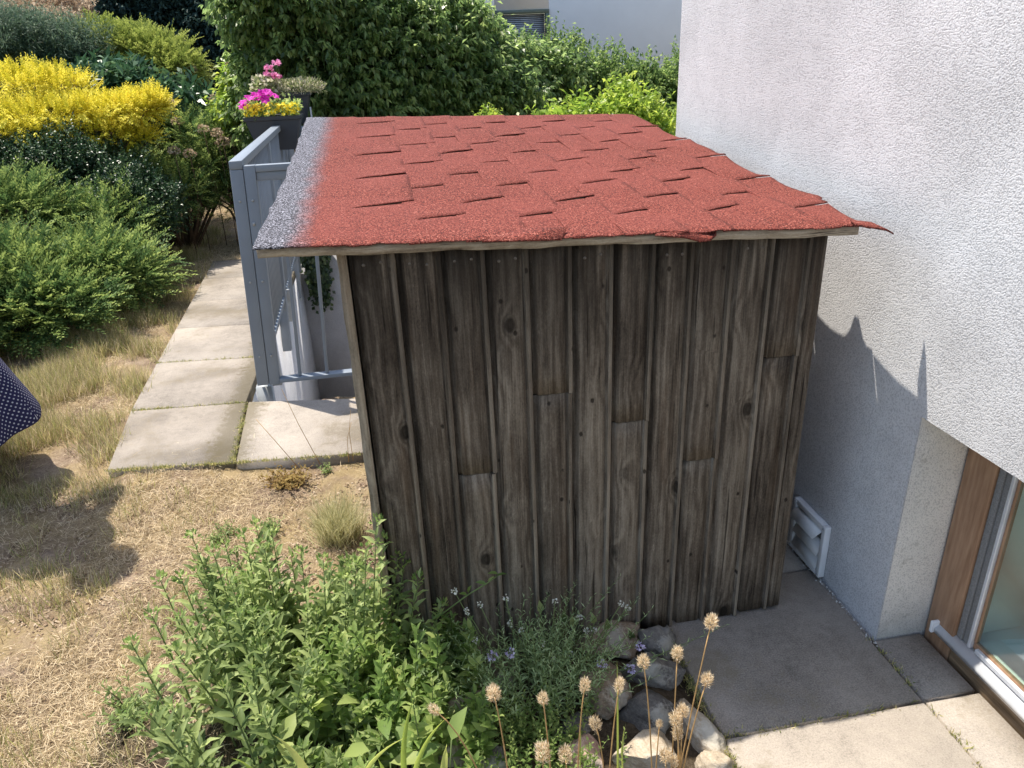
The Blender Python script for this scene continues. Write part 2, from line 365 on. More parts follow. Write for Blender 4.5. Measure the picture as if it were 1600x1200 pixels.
# garden path of slabs on the left
fb = FB()
pl = lambda y: np.interp(y, [3.1, 3.75, 4.45, 5.76, 12], [-1.345, -1.425, -1.47, -1.545, -1.95])
pr = lambda y: np.interp(y, [3.05, 3.71, 12], [-.79, -.832, -.83])
yl = [3.12, 3.755, 4.446, 5.1, 5.75, 6.4, 7.05]; yr = [3.05, 3.71, 4.38, 5.03, 5.68, 6.33, 7.0]
for i in range(len(yl)-1):
    slab(fb, [(pl(yl[i]), yl[i]), (pr(yr[i]), yr[i]), (pr(yr[i+1]), yr[i+1]), (pl(yl[i+1]), yl[i+1])], 0, .06, val=rng.uniform(0, .5))
slab(fb, [(-.785, 3.05), (-.20, 2.995), (-.20, 3.60), (-.826, 3.712)], 0.001, .06, val=.75)
slab(fb, [(-.20, 2.995), (.40, 2.94), (.40, 3.55), (-.20, 3.60)], 0.001, .06, val=.6)
slab(fb, [(.40, 2.94), (1.0, 2.88), (1.0, 3.50), (.40, 3.55)], 0.001, .06, val=.4)
tag(fb.build('path', MCO), kind='structure')
# paving by the house
fb = FB()
for i, (y0, y1) in enumerate([(-1.04, -.47), (-.47, .10), (.10, .675), (.675, 1.25), (1.25, 1.816), (1.816, 2.385)]):
    slab(fb, [(.70, y0), (1.268, y0), (1.268, y1), (.70, y1)], 0, .05, val=[.2, .8, .3, .9, .35, .5][i])
    if y1 < 1.3: slab(fb, [(1.268, y0), (1.425, y0), (1.425, y1), (1.268, y1)], 0.001, .05, val=[.5, .2, .7, .8][i])
slab(fb, [(1.268, 1.25), (1.425, 1.25), (1.425, 1.478), (1.268, 1.478)], 0.001, .05, val=.1)
slab(fb, [(1.268, 1.482), (1.28, 1.482), (1.28, 2.385), (1.268, 2.385)], -.012, .04, 0.0005, val=.1)
tag(fb.build('pavement', MCO), kind='structure')

# ------------------------------------------------------------------ stairwell
well = empty('cellar_stairwell', (-.8, 3.75, 0)); tag(well, 'white rendered cellar stairwell behind the grey railing', 'stairwell')
fb = FB(); box(fb, WX0-.12, WX0, WY0, WY1+.12, -2.3, -.062); fb.build('side_wall', MPLS, well)
fb = FB(); box(fb, WX1, WX1+.12, WY0, WY1+.12, -2.3, -.05); fb.build('side_wall', MPLS, well)
fb = FB(); box(fb, WX0, WX1, WY1, WY1+.12, -2.3, .62); fb.build('end_wall', MPLS, well)
fb = FB(); box(fb, WX0, WX1, WY0-.10, WY0, -2.3, -.062); fb.build('front_wall', MPLS, well)
fb = FB()
for i in range(9): box(fb, WX0, WX1, WY0+.001+i*.26, WY0+.001+(i+1)*.26, -2.3, -.16-i*.2)
box(fb, WX0, WX1, WY0+.001+9*.26, WY1, -2.3, -2.0)
fb.build('stair_flight', MCO, well)

# ------------------------------------------------------------------ house
house = empty('house', (1.28, 1.48, 0)); tag(house, 'white house with rough render wall rising beside the wooden shed', 'house')
HX = 1.281; HZ = .727
fb = FB(); box(fb, HX, HX+7, 1.48, 3.226, -1.2, 6.2); box(fb, HX, HX+.3, -4, 1.48, HZ, 6.2)
box(fb, HX, HX+.16, -4, -1.4, -1.2, HZ)
hw = fb.build('wall', MPL, house); hw.data.polygons.foreach_set('use_smooth', [False]*len(hw.data.polygons))
fb = FB(); 
V = [(HX+.002, 1.478, -.05), (HX+.158, 1.478, -.05), (HX+.158, 1.478, HZ-.002), (HX+.002, 1.478, HZ-.002)]
fb.poly(V, [(0, 1, 2, 3)]); fb.build('window_reveal', MPLD, house)
# the low window
win = empty('window', (1.44, 1.4, 0)); win.parent = house; win.location = Vector((1.44, 1.4, 0))-house.location
def wpart(name, fb, mat, bv=.003):
    o = fb.build(name, mat, win); bevel(o, bv) if bv else 0; return o
fb = FB(); box(fb, 1.432, 1.462, 1.372, 1.470, -.03, HZ); wpart('frame', fb, MWIN)
fb = FB(); box(fb, 1.432, 1.462, -1.4, 1.369, -.03, .060); wpart('frame', fb, MWIN2)
fb = FB(); V = []
prof = [(1.418, .048), (1.418, .062), (1.440, .078), (1.47, .080), (1.47, .066), (1.44, .064)]
for yy in (-1.4, 1.424): V += [(a, yy, b) for a, b in prof]
fb.poly(V, [tuple(range(5, -1, -1)), tuple(range(6, 12))]+[(k, (k+1) % 6, 6+(k+1) % 6, 6+k) for k in range(6)])
wpart('drip_sill', fb, MALU, 0)
fb = FB(); box(fb, 1.410, 1.452, 1.425, 1.436, .044, .082); wpart('sill_end_cap', fb, MVENT, .003)
fb = FB()
for k in range(2): box(fb, 1.438+.004*k, 1.458, 1.350-.02*k+.001*k, 1.369-.02*k, .081, HZ)
wpart('seal', fb, MGAS, .002)
fb = FB(); box(fb, 1.436, 1.458, 1.318, 1.328, .081, HZ); wpart('seal', fb, MALU, .002)
fb = FB(); box(fb, 1.444, 1.458, 1.309, 1.3175, .105, HZ); box(fb, 1.446, 1.458, -1.4, 1.3175, .0815, .1045); wpart('sash', fb, MWIN)
fb = FB(); box(fb, 1.436, 1.46, -1.4, 1.30, .0815, .096); wpart('seal', fb, MALU, .002)
fb = FB(); box(fb, 1.447, 1.451, -1.4, 1.3085, .105, HZ); wpart('pane', fb, MGL, 0)
# room behind the pane
fb = FB(); box(fb, 1.463, 2.15, 1.345, 1.479, -.4, 2.39); box(fb, 1.463, 2.2, -1.4, 1.344, .02, .10); box(fb, 2.151, 4., 1.40, 1.479, -.4, 2.39); fb.build('interior_wall', MIN, house)
fb = FB(); box(fb, 3.9, 4.0, -1.4, 1.39, -.4, 2.39); box(fb, 2.201, 3.9, -1.4, 1.39, -.5, -.4); box(fb, 1.463, 4., -1.5, -1.4, -.4, 2.39); fb.build('room_floor', MIND, house)
fb = FB(); box(fb, 1.60, 1.64, .25, .80, .1, .7); fb.build('curtain', MIN, house)
# flap vent on the wall
vent = empty('vent_cover', (HX, 1.85, .1)); vent.parent = house; vent.location = Vector((HX, 1.85, .1))-house.location
tag(vent, 'white plastic flap vent low on the wall')
y0, y1, z0, z1 = 1.752, 1.940, .012, .205; X = HX-.002
fb = FB(); tW = .018
box(fb, X-.022, X, y0, y0+tW, z0, z1); box(fb, X-.022, X, y1-tW, y1, z0, z1)
box(fb, X-.022, X, y0+tW, y1-tW, z0, z0+tW); box(fb, X-.022, X, y0+tW, y1-tW, z1-tW, z1)
bevel(fb.build('vent_frame', MVENT, vent), .002)
zz = np.linspace(z0+tW, z1-tW, 4)
for k, ang in ((2, .95), (1, .38), (0, .32)):
    fb = FB(); h = zz[k+1]-zz[k]; t_ = zz[k+1]-.001
    obox(fb, (X-.006, y0+tW+.002, t_), (-math.sin(ang)*h, 0, -math.cos(ang)*h), (0, y1-y0-2*tW-.004, 0), (-.002, 0, .001))
    if k < 2: obox(fb, (X-.010, y0+tW+.002, zz[k]+.004), (.008, 0, .006), (0, y1-y0-2*tW-.004, 0), (-.001, 0, .002))
    fb.build('vent_flap', MVENT, vent)
for yy_, zz_ in ((y0+.009, z0+.009), (y1-.009, z0+.009), (y0+.009, z1-.009), (y1-.009, z1-.009)):
    fb = FB(); tube(fb, [(X-.021, yy_, zz_), (X-.0245, yy_, zz_)], .0035, 6); fb.build('screw', MMETL, vent)
fb = FB(); box(fb, X-.002, X+.001, y0+tW, y1-tW, z0+tW, z1-tW); fb.build('vent_backing', plain('vent_inside', (.25, .25, .24), .6), vent)

# ------------------------------------------------------------------ shed
shed = empty('wooden_shed', (.48, 1.675, 0)); tag(shed, 'weathered grey wooden board shed with a red shingle roof, against the white house wall', 'shed')
YF = 1.675
rt = lambda x, y: 1.252-.0405*(x+.287)+.08*(y-1.635)       # top of the roof deck
bx = [-.0953+.1025*k for k in range(12)]+[1.071]
def bottom(x): return np.interp(x, [-.12, .62, .64, 1.08], [-.03, -.005, .0, .012])
def board(x0, x1, z0, z1, yoff, name='board', val=None, groove=True):
    """one board: flat face, a rounded lip on the right and a rebate on the left"""
    fb = FB(); pr_ = [(x0, 0), (x0, -.002), (x0+.010, -.002), (x0+.013, -.012), (x0+.018, -.0145), (x1-.020, -.0145), (x1-.017, -.0095), (x1-.0145, -.0095), (x1-.012, -.0205), (x1-.004, -.0225), (x1-.0005, -.014), (x1-.0005, 0)]
    if not groove: pr_ = [(x0, 0), (x0, -.016), (x0+.003, -.019), (x1-.003, -.019), (x1, -.016), (x1, 0)]
    nz = max(3, int((z1-z0)/.05)); zs = np.linspace(z0, z1, nz); V = []; F = []; k = len(pr_)
    ph = random.random()*9; amp = random.uniform(.0006, .0014)*(.3 if x1 > 1.05 else 1)
    for z in zs:
        for (a, b) in pr_:
            zz_ = z+(a-x0)*(-.04 if z == z1 and z > 1 else (.03 if z > z0 else .0))
            V.append((a+amp*math.sin(z*4+ph), YF+yoff+b+amp*math.sin(z*3+ph*2), zz_))
    F2 = []
    for i in range(nz-1):
        for j in range(k-1): (F2 if groove and j in (8, 9) else F).append((i*k+j, i*k+j+1, (i+1)*k+j+1, (i+1)*k+j))
        F.append((i*k+k-1, i*k, (i+1)*k, (i+1)*k+k-1))
    F.append(tuple(range(k-1, -1, -1))); F.append(tuple((nz-1)*k+j for j in range(k)))
    # x runs against y: turn the faces outwards
    vv = random.random() if val is None else val; fb.poly(V, F, vv)
    if F2: fb.poly(V, F2, vv+1)
    return fb.build(name, MW, shed)
cuts = {2: .612, 4: .818, 6: .714, 8: .569, 10: .852}
for k in range(12):
    x0, x1 = bx[k], bx[k+1]; top = rt(x0, YF)-.026; zb = float(bottom((x0+x1)/2))+random.uniform(-.006, .004)
    yo = random.uniform(-.003, .003)
    gr = k < 11
    if k in cuts:
        a = board(x0, x1, cuts[k]+.002, top, yo-.002, groove=gr); b_ = board(x0, x1-.002, zb, cuts[k]-.002, yo+random.uniform(-.006, .001), groove=gr)
    else: a = board(x0, x1, zb, top, yo, groove=gr)
    if k < 11:
        for q in (.3, .68):
            fb = FB(); c = Vector((x0+(x1-x0)*q, YF+yo-.0145, top-.030-random.uniform(0, .012))); V = []
            for s_ in (0, 1):
                for j in range(8): an = 2*PI*j/8; V.append((c.x+.0042*(1-.35*s_)*math.cos(an), c.y-.0022*s_, c.z+.0042*(1-.35*s_)*math.sin(an)))
            fb.poly(V, [tuple(8+j for j in range(8))]+[(j, (j+1) % 8, 8+(j+1) % 8, 8+j) for j in range(8)])
            n_ = fb.build('nail', MNAIL); n_.parent = a; n_.location = (0, 0, 0)
# left corner trim, frame and side walls
fb = FB(); n = 24
for k in range(n):
    z0_, z1_ = -.03+1.256*k/n, -.03+1.256*(k+1)/n; w0 = .0015*math.sin(k*1.7); w1 = .0015*math.sin((k+1)*1.7)
    V = [(-.121+w0, YF-.022, z0_), (-.100, YF-.022, z0_), (-.100, YF+.03, z0_), (-.121+w0, YF+.03, z0_), (-.121+w1, YF-.022, z1_), (-.100, YF-.022, z1_), (-.100, YF+.03, z1_), (-.121+w1, YF+.03, z1_)]
    fb.poly(V, [(0, 1, 5, 4), (1, 2, 6, 5), (2, 3, 7, 6), (3, 0, 4, 7)])
fb.build('corner_trim', MWL, shed)
for sx, nm in ((-.118, 'side_wall'), (1.045, 'side_wall')):
    fb = FB(); yy = YF+.031
    while yy < 3.2:
        w_ = min(.105, 3.2-yy)
        box(fb, sx-.002*(sx < 0), sx+.022, yy, yy+w_-.004, -.02, rt(sx, yy)-.027, random.random()); yy += w_
    fb.build(nm, MW, shed)
fb = FB(); xx = -.095
while xx < 1.04: box(fb, xx, min(xx+.1, 1.043), 3.18, 3.2, -.02, rt(xx, 3.2)-.029, random.random()); xx += .104
fb.build('back_wall', MW, shed)
# roof deck
fb = FB(); x0, x1, y0, y1 = -.283, 1.142, 1.628, 3.38
nx = 30; V = []; F = []
for s_ in (0, 1):
    for i in range(nx+1):
        x = x0+(x1-x0)*i/nx; wv = .0012*math.sin(i*.9)+.001*math.sin(i*2.3)
        for y in (y0, y1): V.append((x+(.022*(1-2*i/nx) if y == y1 else 0)-(.012*i/nx), y+(wv if y == y0 else 0), rt(x, y)-.023*(1-s_)+(wv if not s_ else 0)))
q = 2*(nx+1)
for i in range(nx):
    F += [(i*2, (i+1)*2, q+(i+1)*2, q+i*2), (i*2+1, q+i*2+1, q+(i+1)*2+1, (i+1)*2+1), (q+i*2, q+(i+1)*2, q+(i+1)*2+1, q+i*2+1), (i*2, i*2+1, (i+1)*2+1, (i+1)*2)]
F += [(0, q, q+1, 1), (nx*2, nx*2+1, q+nx*2+1, q+nx*2)]
fb.poly(V, F); deck = fb.build('roof_deck', MWX, shed)
# shingle courses: every strip lies on the next one to the right, slots between the tabs
XR = [.07, .195, .315, .437, .56, .685, .80, .912, 1.035, 1.158]
def course(i):
    xr = XR[i]; xp = XR[i-1] if i else -.08; xl = xp-.03 if i else -.287
    slots = [1.775+.325*k for k in range(6)] if i % 2 else [1.60+.325*k for k in range(1, 6)]
    if i == 0: slots = [1.91, 2.24, 2.58, 2.91, 3.25]
    if i % 2 == 0 and i: slots = [s_+rng.normal()*.006 for s_ in slots]
    slots = [s_ for s_ in slots if s_ < 3.37]
    ys = [1.612, 1.618, 1.63]+list(np.arange(1.66, 3.43, .03)); g = {}
    ys = [y for y in ys if all(abs(y-s_) > .012 for s_ in slots)]
    for s_ in slots: ys += [s_-.003, s_+.003]
    ys = np.array(sorted(ys))
    xs = np.unique(np.concatenate([np.linspace(xl, xp, 3 if i else 12), np.linspace(xp, xr, 9)]))
    nx_, ny_ = len(xs), len(ys)
    X, Y = np.meshgrid(xs, ys, indexing='ij'); X = X.copy(); Y = Y.copy()
    def nz(a, b, s_, k=0): return mnoise.noise(Vector((a*s_, b*s_, k+i*3.1)))
    Z = np.zeros_like(X); lift = {}
    tabid = np.searchsorted(np.array(slots), Y-1e-6)
    tl = rng.normal(size=20)*.0016; tr_ = rng.normal(size=20)*.004; edge = rng.normal(size=20)*.006
    for a in range(nx_):
        for b in range(ny_):
            x, y = X[a, b], Y[a, b]; u = np.clip((x-xp)/(xr-xp), -.3, 1); tid = tabid[a, b]
            tw = 0.
            if len(slots): 
                d0 = min(abs(y-s_) for s_ in slots); tw = math.exp(-(d0/.05)**2)
            far = y > min(slots, key=lambda s_: abs(y-s_)); h = .0035+.0008*max(u, 0)+(.0026+.0014*abs(tr_[tid])/.004)*tw*max(u, 0)**.4*(1 if far else .1)
            if u < 0: h = .0035+.002*u
            if i == 0 and x < -.08: h = .0112*(x+.29)/.21*.3+.0035
            h += .0035*nz(x, y, 6)*(1 if i < 9 else 1.2)+.0012*nz(x, y, 22, 5)
            if i == 9:                                      # free edge droops between the slots
                dr = (x-1.142)/.02
                if dr > -1: h -= .0035*(1+dr)*(1-tw)+.002*(1+dr)*math.sin(y*9)
            if y < 1.628: h -= .0035*(1-(y-1.612)/.016)
            Z[a, b] = rt(x, y)+h+.0032
            if len(slots) and u > 0: Y[a, b] += .050*u*math.exp(-(d0/.09)**2)
            if a == nx_-1: X[a, b] += edge[tid]*.5+.002*nz(x, y, 30); 
            if i == 9 and a > nx_-4: X[a, b] += (.007*tw+tr_[tid]*.6+(.028*math.exp(-((y-1.885)/.045)**2)))*(a-nx_+4)/3
            if i == 0 and a < 5:
                cv = .005*math.sin((y-1.62)*2.6)+.006*nz(x, y, 9)+.003*nz(x, y, 40)
                X[a, b] += cv*(1-a/5)
            if b < 2: Y[a, b] += .010*nz(x, 3, 22)+.006*nz(x, 8, 70)+[.004, -.004, .002, -.006, .005][i % 5]*max(u, 0); Z[a, b] += .003*nz(x, 5, 30)
            if b == ny_-1: Y[a, b] += .015*nz(x, 1, 8)
    keep = np.ones((nx_-1, ny_-1), bool)
    for s_ in slots:
        for b in range(ny_-1):
            if abs((ys[b]+ys[b+1])/2-s_) < .002:
                for a in range(nx_-1):
                    if (xs[a]+xs[a+1])/2 > xp+.001: keep[a, b] = False
    TH = .0032; top = np.stack([X, Y, Z], -1).reshape(-1, 3); ud = np.clip((X.reshape(-1)-xp)/(xr-xp), 0, 1); bot = top.copy(); bot[:, 2] -= TH*(1-(.82*ud if i < 9 else 0)); V = np.concatenate([top, bot]); N = nx_*ny_; F = []
    idx = lambda a, b: a*ny_+b
    for a in range(nx_-1):
        for b in range(ny_-1):
            if not keep[a, b]: continue
            F.append((idx(a, b), idx(a+1, b), idx(a+1, b+1), idx(a, b+1))); F.append((N+idx(a, b), N+idx(a, b+1), N+idx(a+1, b+1), N+idx(a+1, b)))
            for (da, db, p, q_) in ((-1, 0, (a, b), (a, b+1)), (1, 0, (a+1, b+1), (a+1, b)), (0, -1, (a+1, b), (a, b)), (0, 1, (a, b+1), (a+1, b+1))):
                aa, bb = a+da, b+db
                if aa < 0 or bb < 0 or aa >= nx_-1 or bb >= ny_-1 or not keep[aa, bb]:
                    p_, q2 = idx(*p), idx(*q_); F.append((p_, q2, N+q2, N+p_))
    fb = FB(); fb.poly(V, F); o = fb.build('shingle_strip', MSH); o.parent = deck; o.location = (0, 0, 0)
for i in range(10): course(i)
def scrap(pts, th=.004, name='torn_shingle'):
    fb = FB(); n = len(pts); V = [tuple(p) for p in pts]+[(p[0], p[1], p[2]-th) for p in pts]
    fb.poly(V, [tuple(range(n)), tuple(range(2*n-1, n-1, -1))]+[((k+1) % n, k, n+k, n+(k+1) % n) for k in range(n)])
    o = fb.build(name, MSH); o.parent = deck; o.location = (0, 0, 0)
zt = lambda x, y, h=.012: (x, y, rt(x, y)+h)
scrap([zt(1.10, 1.602), (1.187, 1.598, 1.186), (1.205, 1.60, 1.176), zt(1.165, 1.635, .006), zt(1.11, 1.64)])
scrap([zt(.62, 1.63, .006), zt(.60, 1.607, .003), (.67, 1.604, rt(.66, 1.6)-.003), (.71, 1.602, rt(.70, 1.6)-.014), (.735, 1.603, rt(.72, 1.6)-.012), (.75, 1.606, rt(.745, 1.6)-.001), zt(.76, 1.63, .006)])
scrap([zt(.20, 1.605, .004), zt(.38, 1.603, .003), zt(.40, 1.64, .018), zt(.30, 1.66, .014)])

# ------------------------------------------------------------------ railing and gate
rail = empty('metal_railing', (-.78, 3.8, 0)); tag(rail, 'grey metal railing of upright slats along the garden path', 'railing')
lx = lambda z: -.777+.066*(z-.06)/1.147               # the railing leans slightly towards the shed
fx = lambda y: 0-.03*(y-3.8)                          # and runs slightly left with distance
def leanbox(fb, xa, xb, ya, yb, za, zb, val=.5):
    V = []
    for z in (za, zb):
        for x, y in ((xa, ya), (xb, ya), (xb, yb), (xa, yb)): V.append((x+lx(z)+.777+fx(y), y, z))
    fb.poly(V, [(0, 3, 2, 1), (4, 5, 6, 7), (0, 1, 5, 4), (1, 2, 6, 5), (2, 3, 7, 6), (3, 0, 4, 7)], val)
YG = 3.78
for yp in (YG, 5.12, 6.44):
    fb = FB(); leanbox(fb, -.777, -.717, yp, yp+.06, .055 if yp == YG else -.25, 1.165); bevel(fb.build('post', MMET, rail), .003)
fb = FB(); leanbox(fb, -.777, -.717, YG, 6.5, 1.167, 1.207); bevel(fb.build('top_rail', MMET, rail), .003)
fb = FB(); leanbox(fb, -.770, -.724, YG+.062, 6.438, .12, .15); bevel(fb.build('bottom_rail', MMET, rail), .002)
yy = YG+.10
while yy < 6.42:
    if not any(abs(yy-p-.03) < .06 for p in (5.12,)):
        fb = FB(); leanbox(fb, -.760, -.734, yy, yy+.028, .09, 1.166); fb.build('slat', MMET, rail)
    yy += .070
for yp, zz_ in ((4.28, -.02), (5.3, .05)):
    fb = FB(); box(fb, -.828, -.735, yp, yp+.05, zz_-.14, zz_+.10); bevel(fb.build('wall_bracket', MMETL, rail), .003)
# end panel over the far wall of the stairwell
endp = empty('end_railing', (-.2, 6.55, 0)); tag(endp, 'grey metal railing across the far end of the stairwell, behind the flower boxes', 'railing')
fb = FB(); box(fb, -.79, .9, 6.53, 6.57, 1.12, 1.16); fb.build('top_rail', MMET, endp)
fb = FB(); box(fb, -.79, .9, 6.535, 6.565, .66, .69); fb.build('bottom_rail', MMET, endp)
for k in range(16):
    fb = FB(); box(fb, -.78+k*.11, -.70+k*.11, 6.54, 6.56, .691, 1.119); fb.build('slat', MMET, endp)
for xx in (-.83, .905):
    fb = FB(); box(fb, xx, xx+.038, 6.53, 6.57, -.04, 1.16); fb.build('post', MMET, endp)
gate = empty('metal_gate', (-.68, 3.8, 0)); tag(gate, 'grey metal gate closing the cellar stairs, between the railing and the shed', 'gate')
gx = lambda x, z: x+.066*(z-.06)/1.147
def gbox(name, xa, xb, za, zb, ya=YG+.002, yb=YG+.042):
    fb = FB(); V = []
    for z in (za, zb):
        for x, y in ((xa, ya), (xb, ya), (xb, yb), (xa, yb)): V.append((gx(x, z), y, z))
    fb.poly(V, [(0, 3, 2, 1), (4, 5, 6, 7), (0, 1, 5, 4), (1, 2, 6, 5), (2, 3, 7, 6), (3, 0, 4, 7)])
    return bevel(fb.build(name, MMET, gate), .0025)
gbox('stile', -.714, -.660, .052, 1.182); gbox('stile', .30, .355, .052, 1.182)
gbox('top_rail', -.659, .299, 1.150, 1.182); gbox('bottom_rail', -.659, .299, .060, .082, YG-.004, YG+.05)
gbox('mid_plate', -.659, -.30, 1.108, 1.149, YG+.010, YG+.03)
for xx in (-.562, -.42, -.28, -.14, 0, .14, .27): gbox('bar', xx, xx+.017, .083, 1.149, YG+.012, YG+.03)
fb = FB(); box(fb, -.652, -.640, YG-.004, YG+.03, .90, .915); fb.build('latch', MMETL, gate)
fb = FB(); box(fb, -.80, -.72, YG+.062, YG+.12, -.3, .02); fb.build('hinge_plate', MMETL, gate)
for z_ in (.22, .62, 1.02):
    for pa, xx in ((rail, -.747), (gate, -.687)):
        fb = FB(); tube(fb, [(gx(xx, z_), YG+.001, z_), (gx(xx, z_), YG-.004, z_)], .006, 6); fb.build('bolt', MMETL, pa)
gp = empty('gate_post', (.39, 3.8, 0)); tag(gp, 'grey metal post behind the shed that the gate shuts against', 'post')
fb = FB(); box(fb, .362, .42, YG, YG+.06, .01, 1.2); bevel(fb.build('post_tube', MMET, gp), .003)
fb = FB(); box(fb, .345, .437, YG-.018, YG+.078, .0012, .01); fb.build('base_plate', MMETL, gp)

#PART2
# ------------------------------------------------------------------ plants: materials
LJ = leafmat('juniper_green', (.02, .05, .025), (.085, .155, .05), (.34, .42, .12), .25, .6, .2)
LJD = leafmat('dark_small_leaf', (.012, .035, .018), (.03, .075, .03), (.10, .17, .07), .15, .4, .5)
LY = leafmat('yellow_juniper', (.12, .15, .02), (.58, .52, .03), (.92, .80, .12), .2, .6, .2)
LL = leafmat('lime_juniper', (.07, .11, .025), (.20, .25, .05), (.38, .42, .10), .25, .6, .2)
LB = leafmat('shrub_leaf', (.045, .085, .035), (.14, .215, .07), (.34, .42, .15), .55, .34, .5)
LH = leafmat('hedge_leaf', (.03, .07, .02), (.11, .18, .05), (.29, .37, .11), .5, .5, .3)
LP = leafmat('dark_broad_leaf', (.025, .065, .04), (.055, .125, .06), (.12, .21, .09), .2, .34, .4)
LBR = leafmat('bright_leaf', (.09, .17, .02), (.22, .32, .04), (.42, .48, .07), .45, .4, .4)
LGB = leafmat('blue_green_narrow_leaf', (.03, .06, .04), (.07, .12, .075), (.16, .22, .13), .25, .6, .2)
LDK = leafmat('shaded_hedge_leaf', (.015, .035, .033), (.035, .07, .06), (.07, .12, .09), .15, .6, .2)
LFG = leafmat('sage_green_leaf', (.07, .115, .045), (.20, .265, .095), (.43, .50, .21), .42, .5, .3)
LFY = leafmat('yellow_green_leaf', (.10, .17, .045), (.20, .29, .08), (.40, .46, .16), .45, .5, .3)
LAV = leafmat('grey_green_narrow_leaf', (.15, .22, .10), (.30, .40, .19), (.46, .55, .30), .35, .6, .25)
LSTR = leafmat('strap_leaf', (.22, .34, .04), (.42, .50, .10), (.62, .60, .2), .45, .45, .3)
LGR = leafmat('dry_grass_blade', (.17, .125, .075), (.42, .33, .20), (.70, .59, .41), .3, .7, .15)
LGG = leafmat('half_green_grass_blade', (.14, .18, .05), (.34, .34, .12), (.62, .54, .27), .35, .7, .15)
LDR = leafmat('withered_leaf', (.12, .07, .03), (.28, .19, .07), (.42, .34, .12), .3, .6, .2)
LIVY = leafmat('ivy_leaf', (.012, .03, .015), (.03, .06, .025), (.07, .11, .04), .2, .4, .4)
BARK = plain('brown_stem', (.10, .065, .04), .9, 0., .3, 60)
GST = plain('green_stem', (.15, .20, .07), .7, 0., .25, 40)
STALK = plain('dry_stalk', (.52, .32, .13), .7, 0., .2, 40)
PINK = leafmat('pink_petal', (.50, .12, .28), (.70, .25, .45), (.80, .45, .62), .35, .6, .2)
MAG = leafmat('magenta_petal', (.28, .01, .18), (.60, .02, .42), (.78, .12, .62), .35, .6, .2)
YEL = leafmat('yellow_petal', (.65, .50, .02), (.80, .64, .03), (.9, .78, .10), .3, .6, .2)
LIL = leafmat('lilac_petal', (.40, .32, .55), (.55, .48, .72), (.75, .72, .85), .3, .6, .2)
DRYF = leafmat('dry_flower_head', (.22, .15, .10), (.42, .32, .22), (.62, .51, .38), .25, .8, .1)
BUN = leafmat('fluffy_seed_head', (.42, .32, .19), (.66, .55, .38), (.84, .75, .60), .4, .8, .1)
WHF = leafmat('white_flower_bud', (.50, .50, .42), (.65, .65, .58), (.8, .8, .75), .3, .7, .2)
UP = np.array([0, 0, 1.])
A_ = lambda px, py, y: tuple(at(px, py, y))

def blobpts(c, r, n, shell=(.72, 1.), low=-.35, lump=.16, seed=0, fr=3.):
    """points near the uneven surface of an ellipsoid, with the outward direction"""
    d = rv(int(n*1.7)); d = d[d[:, 2] > low][:n]; c = np.array(c); r = np.array(r)
    ph = seed*1.7
    k = 1+lump*(np.sin(d[:, 0]*fr*1.3+ph)*np.cos(d[:, 2]*fr+ph*.7)+.6*np.sin(d[:, 1]*fr*2.1+d[:, 0]*fr*1.7+ph*2)+.4*np.sin(d[:, 2]*fr*3.3-d[:, 0]*fr*2.7))
    s_ = rng.uniform(shell[0], shell[1], len(d))**.8*k
    return c+d*r*s_[:, None], nrm(d/r), (s_-shell[0])/(shell[1]-shell[0])
def sprays(fb, P, O, ln=.15, tw=.045, wd=.012, nt_=14, up=.35, val=None, flat=.4, curve=.25):
    """feathery conifer sprays: an arching axis with slender side twigs in two ranks"""
    n = len(P); D = nrm(O+rv(n)*.55+UP*up); S = nrm(np.cross(D, UP+rv(n)*flat)); U = np.cross(S, D)
    L = ln*rng.uniform(.6, 1.3, n); v0 = rng.random(n) if val is None else val
    for k in range(nt_):
        u = (k+.5)/nt_; side = 1 if k % 2 else -1
        q = P+D*(L*u)[:, None]+U*(-curve*L*u*u)[:, None]
        t_ = nrm(D*.8+S*side*.75+rv(n)*.25+U*.1)
        if k == nt_-1: t_ = D
        leaves(fb, q, t_, U+rv(n)*.5, tw*(1-.45*u)*rng.uniform(.7, 1.3, n), wd, T4, np.clip(v0*.6+.15+.30*u+rng.normal(size=n)*.08, 0, 1))
def twigs(fb, P, O, ln, nl, L, W, mat_up=.3, droop=.3, tm=T4, jitter=.6, spread=.9, vbase=None):
    n = len(P); D = nrm(O+rv(n)*jitter+UP*mat_up); v0 = rng.random(n) if vbase is None else vbase
    for k in range(nl):
        u = (k+.6)/nl; q = P+D*(ln*u*rng.uniform(.8, 1.2, n))[:, None]; a = rv(n)
        t_ = nrm(D*.6+a*spread-UP*droop)
        leaves(fb, q, t_, UP+rv(n)*.7, L*rng.uniform(.65, 1.2, n), W*rng.uniform(.8, 1.2, n), tm, np.clip(v0*.55+.22+rng.normal(size=n)*.13+.15*(u-.5), 0, 1))
def stems(name, parent, base, tips, r=.012, mat=BARK):
    fb = FB()
    for t_ in tips:
        b = np.array(base)+rng.normal(size=3)*np.array([.04, .04, 0]); m = (b+t_)/2+rng.normal(size=3)*.05+np.array([0, 0, .05])
        tube(fb, [b, m, t_], [r, r*.7, r*.25], 5)
    return fb.build(name, mat, parent)
